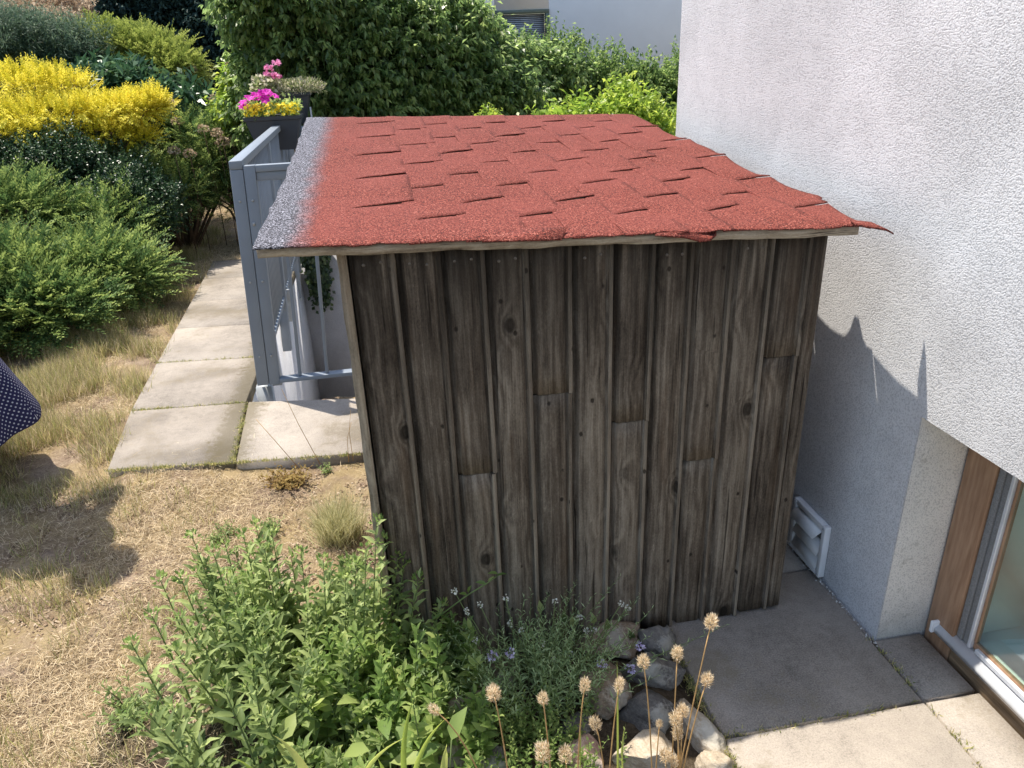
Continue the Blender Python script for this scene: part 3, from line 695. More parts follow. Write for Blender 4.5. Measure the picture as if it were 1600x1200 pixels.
def conifer(name, label, cat, blobs, mat, per=1., group=None, **kw):
    """blobs: (centre, radii, number of sprays)"""
    c0 = blobs[0][0]; root = empty(name, (c0[0], c0[1], float(gz(c0[0], c0[1])))); tag(root, label, cat, group)
    fb = FB(); tips = []
    for i, (c, r, n) in enumerate(blobs):
        P, O, s_ = blobpts(c, r, int(n*per), (.45, 1.), -.45, .2, i+len(name), 4.)
        sprays(fb, P, O, val=np.clip(rng.random(len(P))*.8+.1, 0, 1), **kw); tips += [p for p in P[:6]]
    fb.build('foliage', mat, root); stems('stem', root, (c0[0], c0[1], float(gz(c0[0], c0[1]))-.03), tips, .016); return root
def shrub(name, label, cat, blobs, mat, ln, nl, L, W, group=None, stem=True, inner=.4, low=-.5, **kw):
    c0 = blobs[0][0]; b0 = (c0[0], c0[1], float(gz(c0[0], c0[1]))-.03); root = empty(name, b0); tag(root, label, cat, group)
    fb = FB(); tips = []
    for i, (c, r, n) in enumerate(blobs):
        P, O, s_ = blobpts(c, r, n, (.55, 1.), low, .15, i+len(name)*.7, 4.)
        twigs(fb, P, O, ln, nl, L, W, **kw)
        P2, O2, _ = blobpts(c, np.array(r)*.75, int(n*inner), (.4, 1.), low, .1, i, 3.)
        twigs(fb, P2, O2, ln, nl, L*1.25, W*1.3, **kw); tips += [p for p in P[:7]]
    fb.build('foliage', mat, root)
    if stem: stems('stem', root, b0, tips, .014)
    return root

# ------------------------------------------------------------------ plants of the bank on the left
conifer('spreading_juniper', 'bright green feathery juniper spreading low beside the dry grass, nearest the blue dress', 'juniper',
        [((-2.72, 5.35, .30), (.62, .50, .36), 1500), ((-2.22, 5.75, .26), (.42, .42, .27), 1000), ((-3.2, 5.5, .5), (.6, .5, .4), 800), ((-2.35, 5.15, .16), (.42, .32, .24), 900), ((-1.98, 5.85, .16), (.25, .35, .20), 500), ((-2.9, 5.0, .2), (.5, .35, .3), 800)], LJ, ln=.17, tw=.05, wd=.013)
conifer('spreading_juniper', 'mid green juniper in the middle of the bank, above the lowest bright one', 'juniper',
        [((-3.0, 6.25, .62), (.70, .5, .36), 1500), ((-2.35, 6.5, .42), (.42, .45, .32), 1000)], LJ, ln=.15, tw=.045, wd=.012)
shrub('cotoneaster', 'dark green small-leaved cotoneaster below the yellow juniper', 'shrub',
      [((-2.75, 7.0, .78), (.72, .5, .42), 3000), ((-2.15, 6.9, .50), (.38, .5, .38), 2000), ((-3.4, 6.9, .95), (.5, .5, .35), 1400)], LJD, .10, 10, .024, .013, mat_up=.5)
conifer('upright_juniper', 'pale green juniper at the left edge of the photo, above the polka dot dress', 'juniper',
        [((-3.10, 5.6, .86), (.30, .35, .36), 900), ((-3.0, 5.35, .62), (.3, .3, .3), 500)], LJ, ln=.16, tw=.05, wd=.013, up=.7)
conifer('yellow_juniper', 'bright golden yellow juniper with layered horizontal branches', 'juniper',
        [(A_(20, 135, 7.5), (.50, .35, .11), 620), (A_(100, 140, 7.6), (.26, .3, .08), 260), (A_(60, 178, 7.2), (.55, .35, .07), 600), (A_(160, 178, 7.4), (.32, .3, .09), 420), (A_(215, 172, 7.4), (.20, .25, .09), 500), (A_(244, 165, 7.4), (.07, .15, .09), 170), (A_(165, 205, 7.3), (.26, .25, .08), 330), (A_(215, 215, 7.4), (.14, .2, .07), 180), (A_(30, 205, 7.1), (.4, .3, .07), 400)],
        LY, ln=.12, tw=.036, wd=.010, up=.30, flat=.4, curve=-.3)
conifer('low_juniper', 'dull green low juniper at the foot of the yellow juniper', 'juniper',
        [((-1.98, 7.6, .52), (.36, .35, .22), 700), ((-2.3, 7.5, .72), (.3, .3, .3), 400), (A_(318, 262, 7.9), (.26, .3, .17), 420), (A_(345, 235, 8.2), (.22, .3, .17), 320), (A_(300, 215, 8.0), (.3, .3, .2), 350)], LJ, ln=.16, tw=.045, wd=.01)
shrub('peony', 'large dark glossy green peony clump behind the yellow juniper', 'perennial',
      [((-3.0, 8.6, 1.22), (.95, .55, .42), 1300), ((-2.15, 8.5, 1.0), (.55, .5, .48), 1000), ((-2.55, 8.5, 1.36), (.5, .4, .25), 450)], LP, .16, 6, .125, .040, mat_up=.6, spread=.9, droop=.1)
conifer('lime_juniper', 'lime green juniper rising behind the peony clump', 'juniper',
        [(A_(165, 72, 9.4), (.55, .4, .17), 1000), (A_(235, 88, 9.2), (.42, .4, .20), 800), (A_(275, 112, 9.0), (.26, .3, .18), 500)], LL, ln=.15, tw=.045, wd=.014, up=.3)
shrub('tall_perennial', 'grey green feathery perennial at the top left corner of the bank', 'perennial',
      [(A_(35, 90, 8.9), (.7, .5, .30), 1300), (A_(-40, 80, 8.6), (.6, .5, .35), 900), (A_(110, 95, 9.), (.4, .4, .25), 500)], LGB, .22, 12, .07, .008, mat_up=1.2, jitter=.4)
conifer('fern_conifer', 'pale green feathery bush directly left of the front flower box', 'shrub',
        [((-1.42, 8.1, .98), (.20, .25, .26), 420), ((-1.68, 8.1, .78), (.25, .25, .26), 400), ((-1.62, 8.0, .38), (.34, .3, .36), 700), ((-1.25, 8.1, .42), (.25, .3, .40), 550)], LJ, ln=.15, tw=.05, wd=.008, up=.7)
shrub('rusty_spirea', 'rust brown and pink flowering perennial at the top of the bank, below the timber wall', 'perennial',
      [(A_(65, 45, 10.6), (.5, .4, .16), 260), (A_(95, 18, 11.2), (.35, .4, .22), 260), (A_(20, 30, 10.9), (.4, .4, .3), 300)], DRYF, .14, 8, .04, .022, mat_up=.7)
# withered hydrangea heads that stand out between the leaves
hyd = []
for k, (px, py, yy, s_) in enumerate([(265, 162, 7.9, .055), (278, 190, 7.8, .05), (318, 202, 7.7, .05), (338, 208, 7.7, .05), (348, 222, 7.7, .06), (365, 222, 7.8, .06), (296, 240, 7.5, .05), (272, 236, 7.3, .045), (177, 36, 10.5, .07), (338, 155, 8.2, .06), (108, 133, 7.6, .07), (362, 102, 8.3, .06), (300, 108, 8.9, .05)]):
    p = at(px, py, yy); g0 = float(gz(p[0], p[1]))
    root = empty('dried_hydrangea', (p[0], p[1], g0))
    where = ['just right of the yellow juniper tip', 'below the yellow juniper tip', 'left of a close pair of heads near the railing', 'upper one of a close pair left of the railing corner', 'lower one left of the railing corner', 'nearest to the railing corner', 'above the low juniper', 'lowest under the yellow juniper', 'topmost, standing above the lime juniper', 'at the foot of the dark hedge', 'half buried in the yellow juniper', 'beside the big shrub at its left edge', 'on the right shoulder of the lime juniper'][k]
    tag(root, 'beige withered flower head '+where, 'flower', 'withered hydrangea heads on the bank')
    fb = FB(); P, O, _ = blobpts(p, (s_, s_, s_*.75), 90, (.6, 1), -.6, .1, k); leaves(fb, P, O+rv(len(P))*.7, rv(len(P)), .022, .018); fb.build('flower_head', DRYF, root)
    fb = FB(); tube(fb, [(p[0], p[1]+.02, g0-.03), (p[0]+.01, p[1]+.01, (p[2]+g0)/2), p], .004); fb.build('stem', BARK, root)

# ------------------------------------------------------------------ background shrubs and hedges
shrub('tall_shrub', 'tall bright green shrub with hanging pointed leaves behind the flower boxes', 'shrub',
      [((-.35, 7.9, 1.45), (.98, .55, 1.10), 4200), ((.55, 8.2, 1.30), (.85, .55, .92), 3200), ((-.7, 7.75, 2.2), (.55, .5, .5), 1400), ((1.15, 8.3, 1.0), (.6, .5, .72), 1700), ((.2, 7.8, .5), (1.2, .45, .6), 1800), (A_(700, 75, 8.3), (.5, .4, .48), 1000), (A_(770, 112, 8.6), (.5, .4, .38), 1000), (A_(840, 135, 8.8), (.5, .4, .36), 900)], LB, .15, 9, .074, .029, mat_up=.2, droop=.75, spread=.75)
shrub('trimmed_hedge', 'trimmed green hedge running between the tall shrub and the white house', 'hedge',
      [((1.7, 9.0, .95), (.6, .5, .80), 1500), ((2.15, 9.0, .93), (.8, .5, .77), 2300), ((2.9, 9.1, .85), (.8, .5, .75), 2300), ((3.8, 9.2, .80), (.8, .5, .72), 2000), ((4.7, 9.2, .78), (.8, .5, .7), 1000), ((1.3, 8.9, .8), (.5, .5, .9), 1000)], LH, .14, 9, .05, .022, mat_up=.1, droop=.45)
shrub('golden_shrub', 'small yellow green shrub showing above the middle of the roof', 'shrub', [((.98, 7.0, .92), (.14, .15, .24), 260)], LBR, .09, 8, .035, .016, mat_up=.6)
shrub('leafy_bush', 'bright green leafy bush above the back right corner of the roof', 'shrub',
      [((1.55, 6.4, .78), (.42, .35, .42), 700), ((2.05, 6.4, .86), (.42, .35, .42), 900), ((2.4, 6.5, .6), (.35, .35, .5), 500)], LBR, .13, 8, .055, .026, mat_up=.6)
shrub('young_bush', 'loose light green sprig bush at the left foot of the tall shrub', 'shrub',
      [((-1.22, 8.0, 1.38), (.15, .2, .26), 150), ((-1.36, 8.1, 1.18), (.15, .2, .2), 90)], LBR, .15, 7, .07, .030, mat_up=.3, droop=.6)
for (x, y, lab) in ((-4.3, 14.6, 'dark shaded hedge behind the lime juniper, left stretch'), (-2.2, 14.3, 'dark shaded hedge left of the tall shrub, in the middle'), (-.2, 14.4, 'dark shaded hedge behind the tall shrub, right stretch')):
    pass
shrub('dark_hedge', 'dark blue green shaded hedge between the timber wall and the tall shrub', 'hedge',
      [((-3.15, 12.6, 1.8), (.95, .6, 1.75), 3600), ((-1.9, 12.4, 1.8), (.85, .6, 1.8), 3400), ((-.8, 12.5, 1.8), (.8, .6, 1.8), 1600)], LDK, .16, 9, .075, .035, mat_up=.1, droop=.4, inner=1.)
tw_ = empty('timber_wall', (-5, 14, 0)); tag(tw_, 'dark brown horizontal timber wall at the top left, behind the garden bank', 'wall')
MTW = plain('dark_stained_timber', (.10, .072, .068), .8, 0., .3, 6)
for k in range(9):
    fb = FB(); box(fb, -12, -3.2, 13.9+.004*(k % 2), 13.98, .3+k*.36, .3+k*.36+.345); bevel(fb.build('board', MTW, tw_), .008)
fb = FB(); box(fb, -12, -3.2, 13.981, 14.05, .2, 3.6); fb.build('backing', MTW, tw_)
nb = empty('neighbour_house', (4, 16, 0)); tag(nb, 'pale grey neighbouring house with a green framed window above the hedge', 'house')
MNB = plain('pale_neighbour_render', (.80, .82, .84), .9, 0., .04, 1.5, .2, 30)
wa = at(800, 16, 16); wb = at(858, 38, 16); wx0, wx1, wz1, wz0 = wa[0]-.35, wb[0], wa[2], wa[2]-.62
fb = FB(); box(fb, 1.2, wx0, 16, 16.3, -.5, 6); box(fb, wx1, 16, 16, 16.3, -.5, 6); box(fb, wx0, wx1, 16, 16.3, -.5, wz0); box(fb, wx0, wx1, 16, 16.3, wz1, 6); box(fb, 1.2, 1.5, 16.301, 22, -.5, 6); fb.build('wall', MNB, nb)
MGF = plain('green_window_frame', (.12, .15, .12), .5, 0., .1, 10)
fb = FB(); box(fb, wx0, wx1, 15.98, 16.1, wz1-.07, wz1); box(fb, wx0, wx1, 15.98, 16.1, wz0, wz0+.07); box(fb, wx0, wx0+.07, 15.98, 16.1, wz0+.07, wz1-.07); box(fb, wx1-.07, wx1, 15.98, 16.1, wz0+.07, wz1-.07)
fr_ = fb.build('window_frame', MGF, nb)
fb = FB()
for k in range(14): obox(fb, (wx0+.071, 16.08, wz0+.075+k*.034), (wx1-wx0-.142, 0, 0), (0, .02, .02), (0, .001, -.002))
b_ = fb.build('blind', plain('pale_blue_blind', (.50, .55, .62), .5), nb)
fb = FB(); box(fb, wx0+.071, wx1-.071, 16.12, 16.13, wz0+.071, wz1-.071); fb.build('pane', plain('dim_pane', (.10, .12, .14), .1), nb)
fb = FB(); box(fb, 1.0, 16.2, 15.7, 22.2, 6.001, 6.25); fb.build('roof', MTW, nb)

# ivy hanging over the far wall of the stairwell
iv = empty('ivy', (-.6, 6.79, .62)); tag(iv, 'dark ivy curtain hanging down the far wall of the stairwell, seen through the gate', 'ivy')
fb = FB()
for k in range(150):
    x = -.80+abs(rng.normal())*.13+rng.random()*.10; L = rng.uniform(.5, 1.15)*(1 if x < -.6 else .55)*(.75 if x < -.74 else 1); n = int(L*42); u = np.sort(rng.random(n))
    P = np.stack([x+.02*np.sin(u*9+k)+rng.normal(size=n)*.02, 6.77-rng.random(n)*.10, .66-u*L], -1); leaves(fb, P, rv(n)*.6-UP*.8, np.array([0, -1, .3])+rv(n)*.5, .045, .034)
fb.build('foliage', LIVY, iv)
fb = FB()
for k in range(6):
    x = -.79+.02*k; tube(fb, [(x, 6.79, .63), (x, 6.74, .60), (x+.02, 6.755, .2), (x+.01, 6.77, -.3)], .004, 4)
fb.build('stem', BARK, iv)

# ------------------------------------------------------------------ flower boxes on the railing
def flowerbox(x0, x1, y0, y1, zb, zt_, label):
    root = empty('flower_box', ((x0+x1)/2, (y0+y1)/2, zb)); tag(root, label, 'flower box', 'flower boxes on the railing')
    bm = bmesh.new(); i = .07; rim = .016
    def loop(a, b, c, d, z): return [bm.verts.new(p) for p in ((a, c, z), (b, c, z), (b, d, z), (a, d, z))]
    Ls = [loop(x0+i, x1-i, y0+.03, y1-.03, zb), loop(x0+.012, x1-.012, y0+.012, y1-.012, zt_-.03), loop(x0, x1, y0, y1, zt_-.03), loop(x0, x1, y0, y1, zt_), loop(x0+rim, x1-rim, y0+rim, y1-rim, zt_), loop(x0+rim+.004, x1-rim-.004, y0+rim, y1-rim, zt_-.03)]
    bm.faces.new(Ls[0][::-1])
    for A, B in zip(Ls, Ls[1:]):
        for k in range(4): bm.faces.new((A[k], A[(k+1) % 4], B[(k+1) % 4], B[k]))
    me = bpy.data.meshes.new('box'); bm.normal_update(); bm.to_mesh(me); bm.free(); bevel(link_mesh('box', me, MPLA, root), .006, 2)
    fb = FB(); box(fb, x0+rim+.005, x1-rim-.005, y0+rim+.001, y1-rim-.001, zt_-.05, zt_-.028); fb.build('potting_soil', plain('potting_soil', (.03, .022, .016), .95), root)
    return root
def flowers(fb, P, R, n=7, cup=.3):
    m = len(P); A = nrm(rv(m)*.5+UP*.7+np.array([0, -.6, 0])); T_ = nrm(np.cross(A, rv(m))); B_ = np.cross(A, T_)
    for k in range(n):
        a = 2*PI*k/n; leaves(fb, P, T_*math.cos(a)+B_*math.sin(a)+A*cup, A, R, R*.85, T8 if R > .03 else T4)
f1 = flowerbox(-.975, -.555, 6.02, 6.24, 1.03, 1.275, 'anthracite flower box with magenta petunias and small yellow flowers on the railing corner')
fb = FB(); n = 700; P = np.stack([rng.uniform(-.98, -.56, n), rng.uniform(6.0, 6.25, n), 1.26+rng.random(n)*.10*np.sin(np.linspace(0, 1, n)*1)+rng.random(n)*.09], -1); leaves(fb, P, rv(n)+UP*.4, rv(n)+UP, .032, .020, T4); fb.build('foliage', LFY, f1)
fb = FB(); n = 190; P = np.stack([rng.uniform(-.96, -.57, n), rng.uniform(5.98, 6.15, n), 1.285+rng.random(n)*.075], -1); flowers(fb, P, .017, 5, .2)
fb.build('yellow_flowers', YEL, f1)
fb = FB(); P = np.array([(-.91, 6.05, 1.405), (-.86, 6.04, 1.42), (-.81, 6.03, 1.43), (-.76, 6.04, 1.425), (-.84, 6.0, 1.39), (-.79, 5.99, 1.395), (-.945, 6.03, 1.375), (-.955, 6.02, 1.345), (-.73, 6.04, 1.41), (-.88, 5.99, 1.40), (-.77, 6.0, 1.44)]); flowers(fb, P, .042, 7, .35); fb.build('magenta_flowers', MAG, f1)
f2 = flowerbox(-.90, -.515, 6.62, 6.86, 1.17, 1.415, 'anthracite flower box with pale thyme and pink geraniums, behind the one with magenta petunias')
fb = FB(); n = 2400; P, O, _ = blobpts((-.66, 6.72, 1.43), (.27, .16, .085), n, (.5, 1), -.3, .12, 3); leaves(fb, P, O+rv(len(P))*.6+UP*.4, rv(len(P)), .028, .009); P, O, _ = blobpts((-.85, 6.65, 1.43), (.12, .14, .12), 500, (.4, 1), -.3, .12, 3); leaves(fb, P, O+rv(len(P))*.6, rv(len(P)), .04, .03); fb.build('foliage', leafmat('pale_thyme_leaf', (.12, .17, .06), (.28, .30, .14), (.52, .47, .38), .35), f2)
fb = FB()
for c in ((-.735, 6.6, 1.635), (-.80, 6.6, 1.60), (-.825, 6.6, 1.555), (-.765, 6.58, 1.545), (-.755, 6.6, 1.53)):
    P, O, _ = blobpts(c, (.032, .03, .024), 14, (.6, 1), -.8, .1, 1); flowers(fb, P, .017, 5, .2)
fb.build('pink_flowers', PINK, f2)
fb = FB()
for c in ((-.735, 6.6, 1.635), (-.80, 6.6, 1.60), (-.825, 6.6, 1.555), (-.765, 6.58, 1.545)): tube(fb, [(c[0]+.02, 6.66, 1.38), (c[0]+.015, 6.63, 1.46), c], .0025, 4)
fb.build('stem', GST, f2)
fb = FB()
box(fb, -.53, -.52, 6.575, 6.62, 1.10, 1.30); box(fb, -.86, -.85, 6.575, 6.62, 1.10, 1.30); fb.build('bracket', MMETL, f2)

# ------------------------------------------------------------------ the person at the left edge
per = empty('person', (-2.0, 3.2, float(gz(-2.0, 3.2)))); g0 = per.location.z
tag(per, 'person in a navy blue dress with small white dots, standing on the dry grass', 'person')
def skin_body(name, joints, edges, mat, parent, sub=2):
    me = bpy.data.meshes.new(name); me.from_pydata([j[0] for j in joints], edges, []); o = link_mesh(name, me, mat, parent)
    o.modifiers.new('skin', 'SKIN'); 
    for v, j in zip(me.skin_vertices[0].data, joints): v.radius = (j[1], j[1]*(j[2] if len(j) > 2 else 1)); v.use_root = False
    me.skin_vertices[0].data[0].use_root = True
    s_ = o.modifiers.new('sub', 'SUBSURF'); s_.levels = s_.render_levels = sub
    for p_ in me.polygons: p_.use_smooth = True
    return o
px_, py_ = -2.0, 3.2
def J(x, y, z, r, k=1): return ((px_+x, py_+y, g0+z), r, k)
jt = [J(0, 0, .98, .13, .8), J(.08, -.03, 1.14, .16, .9), J(.20, -.10, 1.30, .16, .9), J(.27, -.21, 1.40, .055), J(.32, -.26, 1.46, .052), J(.37, -.31, 1.53, .082, 1.15), J(.41, -.34, 1.61, .07, 1.1),
      J(.32, .0, 1.32, .058), J(.42, .10, 1.12, .046), J(.22, .0, 1.0, .034), J(.17, -.04, .97, .028), J(.05, -.28, 1.30, .058), J(.02, -.42, 1.08, .044), J(.10, -.50, .90, .034), J(.13, -.53, .84, .028),
      J(.09, 0, .90, .085), J(.10, 0, .50, .058), J(.10, .02, .10, .036), J(.10, -.14, .03, .03, .8), J(-.09, 0, .90, .085), J(-.10, 0, .50, .058), J(-.10, .02, .10, .036), J(-.10, -.14, .03, .03, .8)]
ed = [(0, 1), (1, 2), (2, 3), (3, 4), (4, 5), (5, 6), (2, 7), (7, 8), (8, 9), (9, 10), (2, 11), (11, 12), (12, 13), (13, 14), (0, 15), (15, 16), (16, 17), (17, 18), (0, 19), (19, 20), (20, 21), (21, 22)]
for s_, wi in ((1, 10), (-1, 14)):
    wp = np.array(jt[wi][0])-np.array([px_, py_, g0])
    for q, (ax, ln) in enumerate(((-.022, .07), (-.007, .082), (.008, .078), (.022, .06))):
        b0 = len(jt); jt += [J(wp[0]+ax*.8, wp[1]-.02, wp[2]-.05, .009), J(wp[0]+ax, wp[1]-.025, wp[2]-.05-ln*.55, .008), J(wp[0]+ax, wp[1]-.01, wp[2]-.05-ln, .007)]; ed += [(wi, b0), (b0, b0+1), (b0+1, b0+2)]
    b0 = len(jt); jt += [J(wp[0]-s_*.03, wp[1]-.03, wp[2]-.03, .010), J(wp[0]-s_*.04, wp[1]-.045, wp[2]-.07, .008)]; ed += [(wi, b0), (b0, b0+1)]
skin_body('body', jt, ed, plain('skin', (.52, .30, .21), .5, 0., .05, 20), per)
def dotcloth():
    t = NT('navy_dotted_cloth'); U = t.n('UVMap'); U.uv_map = 'uv'; m = t.n('Mapping'); t.l(U.outputs[0], m.inputs[0]); m.inputs['Scale'].default_value = (1/.0155, 1/.0155, 1); m.inputs['Rotation'].default_value = (0, 0, math.radians(45))
    fr = t.n('VectorMath'); fr.operation = 'FRACTION'; t.l(m.outputs[0], fr.inputs[0]); sb = t.n('VectorMath'); sb.operation = 'SUBTRACT'; t.l(fr.outputs[0], sb.inputs[0]); sb.inputs[1].default_value = (.5, .5, 0)
    s3 = t.n('SeparateXYZ'); t.l(sb.outputs[0], s3.inputs[0]); d = t.math('SQRT', t.math('ADD', t.math('MULTIPLY', s3.outputs[0], s3.outputs[0]), t.math('MULTIPLY', s3.outputs[1], s3.outputs[1])))
    col = t.mix(t.ramp(d, [(.18, 1.), (.24, 0.)]), (.028, .028, .095), (.62, .62, .72)); t.base(col, .8); t.bump(t.noise(t.coord(), 400., 2), .2, .001)
    tr = t.n('BsdfTranslucent'); t.l(col, tr.inputs[0]); mx = t.n('MixShader'); mx.inputs[0].default_value = .25; t.l(t.b.outputs[0], mx.inputs[1]); t.l(tr.outputs[0], mx.inputs[2]); t.l(mx.outputs[0], t.out.inputs[0]); return t.m
rings = [(1.38, .17, .15), (1.35, .21, .18), (1.27, .22, .19), (1.17, .20, .175), (1.08, .185, .16), (1.0, .165, .135), (.90, .195, .16), (.78, .235, .20), (.62, .29, .25), (.46, .345, .30), (.30, .395, .35), (.285, .393, .348)]
n = 96; V = []; F = []; UVv = []; 
for k, (z, ra, rb) in enumerate(rings):
    am = max(0, (1.0-z)/.7)*.018
    for j in range(n):
        a = 2*PI*j/n; f_ = 1+am/ra*(math.sin(6*a+1.3*z)+.5*math.sin(11*a+2))*1.
        lz = max(0., z-1.)*.65; V.append((px_+lz+ra*f_*math.cos(a), py_-lz*.8+rb*f_*math.sin(a), g0+z+.012*math.sin(3*a)*(z < .35)))
for k in range(len(rings)-1):
    for j in range(n): F.append((k*n+j, (k+1)*n+j, (k+1)*n+(j+1) % n, k*n+(j+1) % n))
me = bpy.data.meshes.new('dress'); me.from_pydata(V, [], F); uv = me.uv_layers.new(name='uv')
for p_ in me.polygons:
    p_.use_smooth = True
    k, j = divmod(p_.index, n)
    for li, (kk, jj) in zip(p_.loop_indices, ((k, j), (k+1, j), (k+1, j+1), (k, j+1))): uv.data[li].uv = (jj/n*2*PI*.30, rings[kk][0])
dr = link_mesh('dress', me, dotcloth(), per); sd = dr.modifiers.new('t', 'SOLIDIFY'); sd.thickness = .003; sb = dr.modifiers.new('s', 'SUBSURF'); sb.levels = sb.render_levels = 1
fb = FB(); d = rv(5200); d = d[(d[:, 2] > .05) | (d[:, 1] > .1)]; P = np.array([px_+.39, py_-.315, g0+1.585])+d*np.array([.088, .10, .115]); leaves(fb, P, d*.35-UP*1.+rv(len(d))*.15, d, .10, .010); fb.build('hair', plain('brown_hair', (.09, .055, .03), .5, 0., .3, 90), per)
fb = FB()
for s_ in (-1, 1):
    c = (px_+.38+s_*.033, py_-.405, g0+1.545); P, O, _ = blobpts(c, (.012, .008, .008), 60, (.98, 1), -1, 0, 0); leaves(fb, P, rv(len(P)), O, .008, .008)
fb.build('eye', plain('eye', (.05, .04, .04), .2), per)
fb = FB()
for s_ in (-1, 1): tube(fb, [(px_+s_*.10, py_-.19, g0+.02), (px_+s_*.10, py_-.08, g0+.022), (px_+s_*.10, py_+.05, g0+.03)], [.035, .04, .036], 8)
fb.build('shoe', plain('dark_shoe', (.04, .035, .03), .6), per)

# ------------------------------------------------------------------ rocks of the rockery
def rock(px, py, w, h, hz, mat, label, seed, ang=0., z0=.0):
    p = gnd(px, py, z0); sc = (1152/ (p[1]*.904+1.6*.404+.2))
    rx = w/2/sc; ry = h/2/sc*1.25
    root_z = float(gz(p[0], p[1])); bm = bmesh.new(); bmesh.ops.create_icosphere(bm, subdivisions=4, radius=1)
    r0 = np.random.default_rng(seed); planes = [(nrm(r0.normal(size=3)), r0.uniform(.50, .82)) for _ in range(15)]+[(np.array([0, 0, 1.]), .62)]
    for v in bm.verts:
        q = np.array(v.co)
        for pn, pd in planes:
            dd = q.dot(pn)
            if dd > pd: q = q-pn*(dd-pd)*.98
        nn = mnoise.noise(Vector(q*2.2)+Vector((seed, 0, 0)))*.12+mnoise.noise(Vector(q*5)+Vector((seed, 3, 0)))*.09+mnoise.noise(Vector((q[0]*9, q[1]*9, q[2]*22))+Vector((seed, 3, 9)))*.03
        q = q*(1+nn); v.co = Vector((q[0]*rx, q[1]*ry, q[2]*hz))
    me = bpy.data.meshes.new('rock'); bm.to_mesh(me); bm.free(); me.polygons.foreach_set('use_smooth', np.ones(len(me.polygons), bool)); o = link_mesh('rock', me, MST[mat]); o.location = (p[0], p[1], root_z+hz*.28); o.rotation_euler = (r0.uniform(-.15, .15), r0.uniform(-.15, .15), ang)
    return tag(o, label, 'rock', 'rocks edging the herb bed')
ROCKS = [(950, 1003, 120, 70, .085, 0, 'brown lichen spotted rock against the foot of the shed, partly behind the lavender', .1), (1030, 1003, 72, 62, .09, 1, 'flat grey rock touching the shed bottom beside the paving', .1),
 (1018, 1055, 104, 62, .08, 1, 'blue grey layered rock in the middle of the rock edge', -.1), (947, 1088, 84, 76, .095, 0, 'rounded tan rock at the right side of the lavender', .3),
 (1018, 1118, 100, 86, .075, 3, 'dark brown flat rock between the tan one and the long pale one', .2), (1088, 1132, 62, 110, .07, 4, 'long pale grey rock along the edge of the paving', .25),
 (1015, 1190, 130, 56, .07, 4, 'sunlit cream rock at the bottom, below the dark brown one', 0), (915, 1185, 62, 60, .06, 2, 'pinkish rock at the bottom edge, left of the cream one', .2),
 (715, 1100, 116, 50, .06, 2, 'sunlit pink flat rock left of the lavender', .1), (725, 1045, 72, 62, .07, 0, 'brown rock behind the pink flat one', .4),
 (702, 1178, 84, 60, .07, 0, 'brown rock at the bottom edge beneath the strap leaves', 0), (1120, 1196, 60, 44, .05, 4, 'small pale rock in the corner by the sunlit paving', .1),
 (903, 1140, 70, 46, .05, 3, 'small dark rock low between the lavender and the dark brown one', .3), (783, 1056, 56, 56, .06, 0, 'brown rock half hidden under the left side of the lavender', 0), (770, 1190, 60, 50, .05, 1, 'grey rock at the bottom edge among fluffy seed heads', .2)]
for k, (px, py, w_, h_, hz, mt, lb, an) in enumerate(ROCKS): rock(px, py, w_, h_, hz, mt, lb, k+11, an)

# ------------------------------------------------------------------ plants near the camera
def herb(fbL, fbS, b, h, lean, nl, L, W, tm=T8, side=0, r=.003, vb=.5, tipc=True):
    """one upright stem with spiralling leaves"""
    b = np.array(b, float); t_ = b+np.array([lean[0], lean[1], h]); m = (b+t_)/2+np.array([-lean[0]*.15, -lean[1]*.15, 0])
    if fbS is not None: tube(fbS, [b-UP*.02, m, t_], [r, r*.8, r*.4], 4, caps=False)
    u = np.linspace(.10, 1, nl)+rng.normal(size=nl)*.01; P = b[None]*((1-u)**2)[:, None]+2*m[None]*(u*(1-u))[:, None]+t_[None]*(u**2)[:, None]
    a = np.arange(nl)*2.4+rng.random()*6; ax = nrm(t_-b)
    elev = .25+.75*u**2; D = np.stack([np.cos(a), np.sin(a), elev], -1)+ax*.3+rng.normal(size=(nl, 3))*.15
    N = UP+rng.normal(size=(nl, 3))*.35; sz = (1.05-.55*u**2)*rng.uniform(.75, 1.2, nl)
    leaves(fbL, P, D, N, L*sz, W*sz, tm, np.clip(vb+rng.normal(size=nl)*.16+.15*(u-.5), 0, 1))
    return t_
sb_ = empty('leafy_perennial', (-.45, 1.55, 0)); tag(sb_, 'big bushy green perennial with upright leafy stems in the left foreground', 'perennial')
fbL = FB(); fbS = FB(); fbB = FB()
TOPS = []
for k in range(96):
    # stems fan out from the bed
    a = rng.random(); bx_ = rng.uniform(-.60, -.20); by_ = rng.uniform(1.22, 1.86)
    hh = rng.uniform(.20, .36)+.05*math.sin(bx_*9)
    if by_ > 1.7: hh *= .95
    tp = herb(fbL, fbS, (bx_, by_, float(gz(bx_, by_))), hh, ((bx_+.42)*.35+rng.normal()*.03, (by_-1.5)*.15+rng.normal()*.04), int(18+hh*42), .070, .021, vb=rng.uniform(.3, .7))
    P, O, _ = blobpts(tp, (.010, .010, .010), 12, (.6, 1), -.5, 0, 0); leaves(fbB, P, O+UP, rv(len(P)), .014, .007)
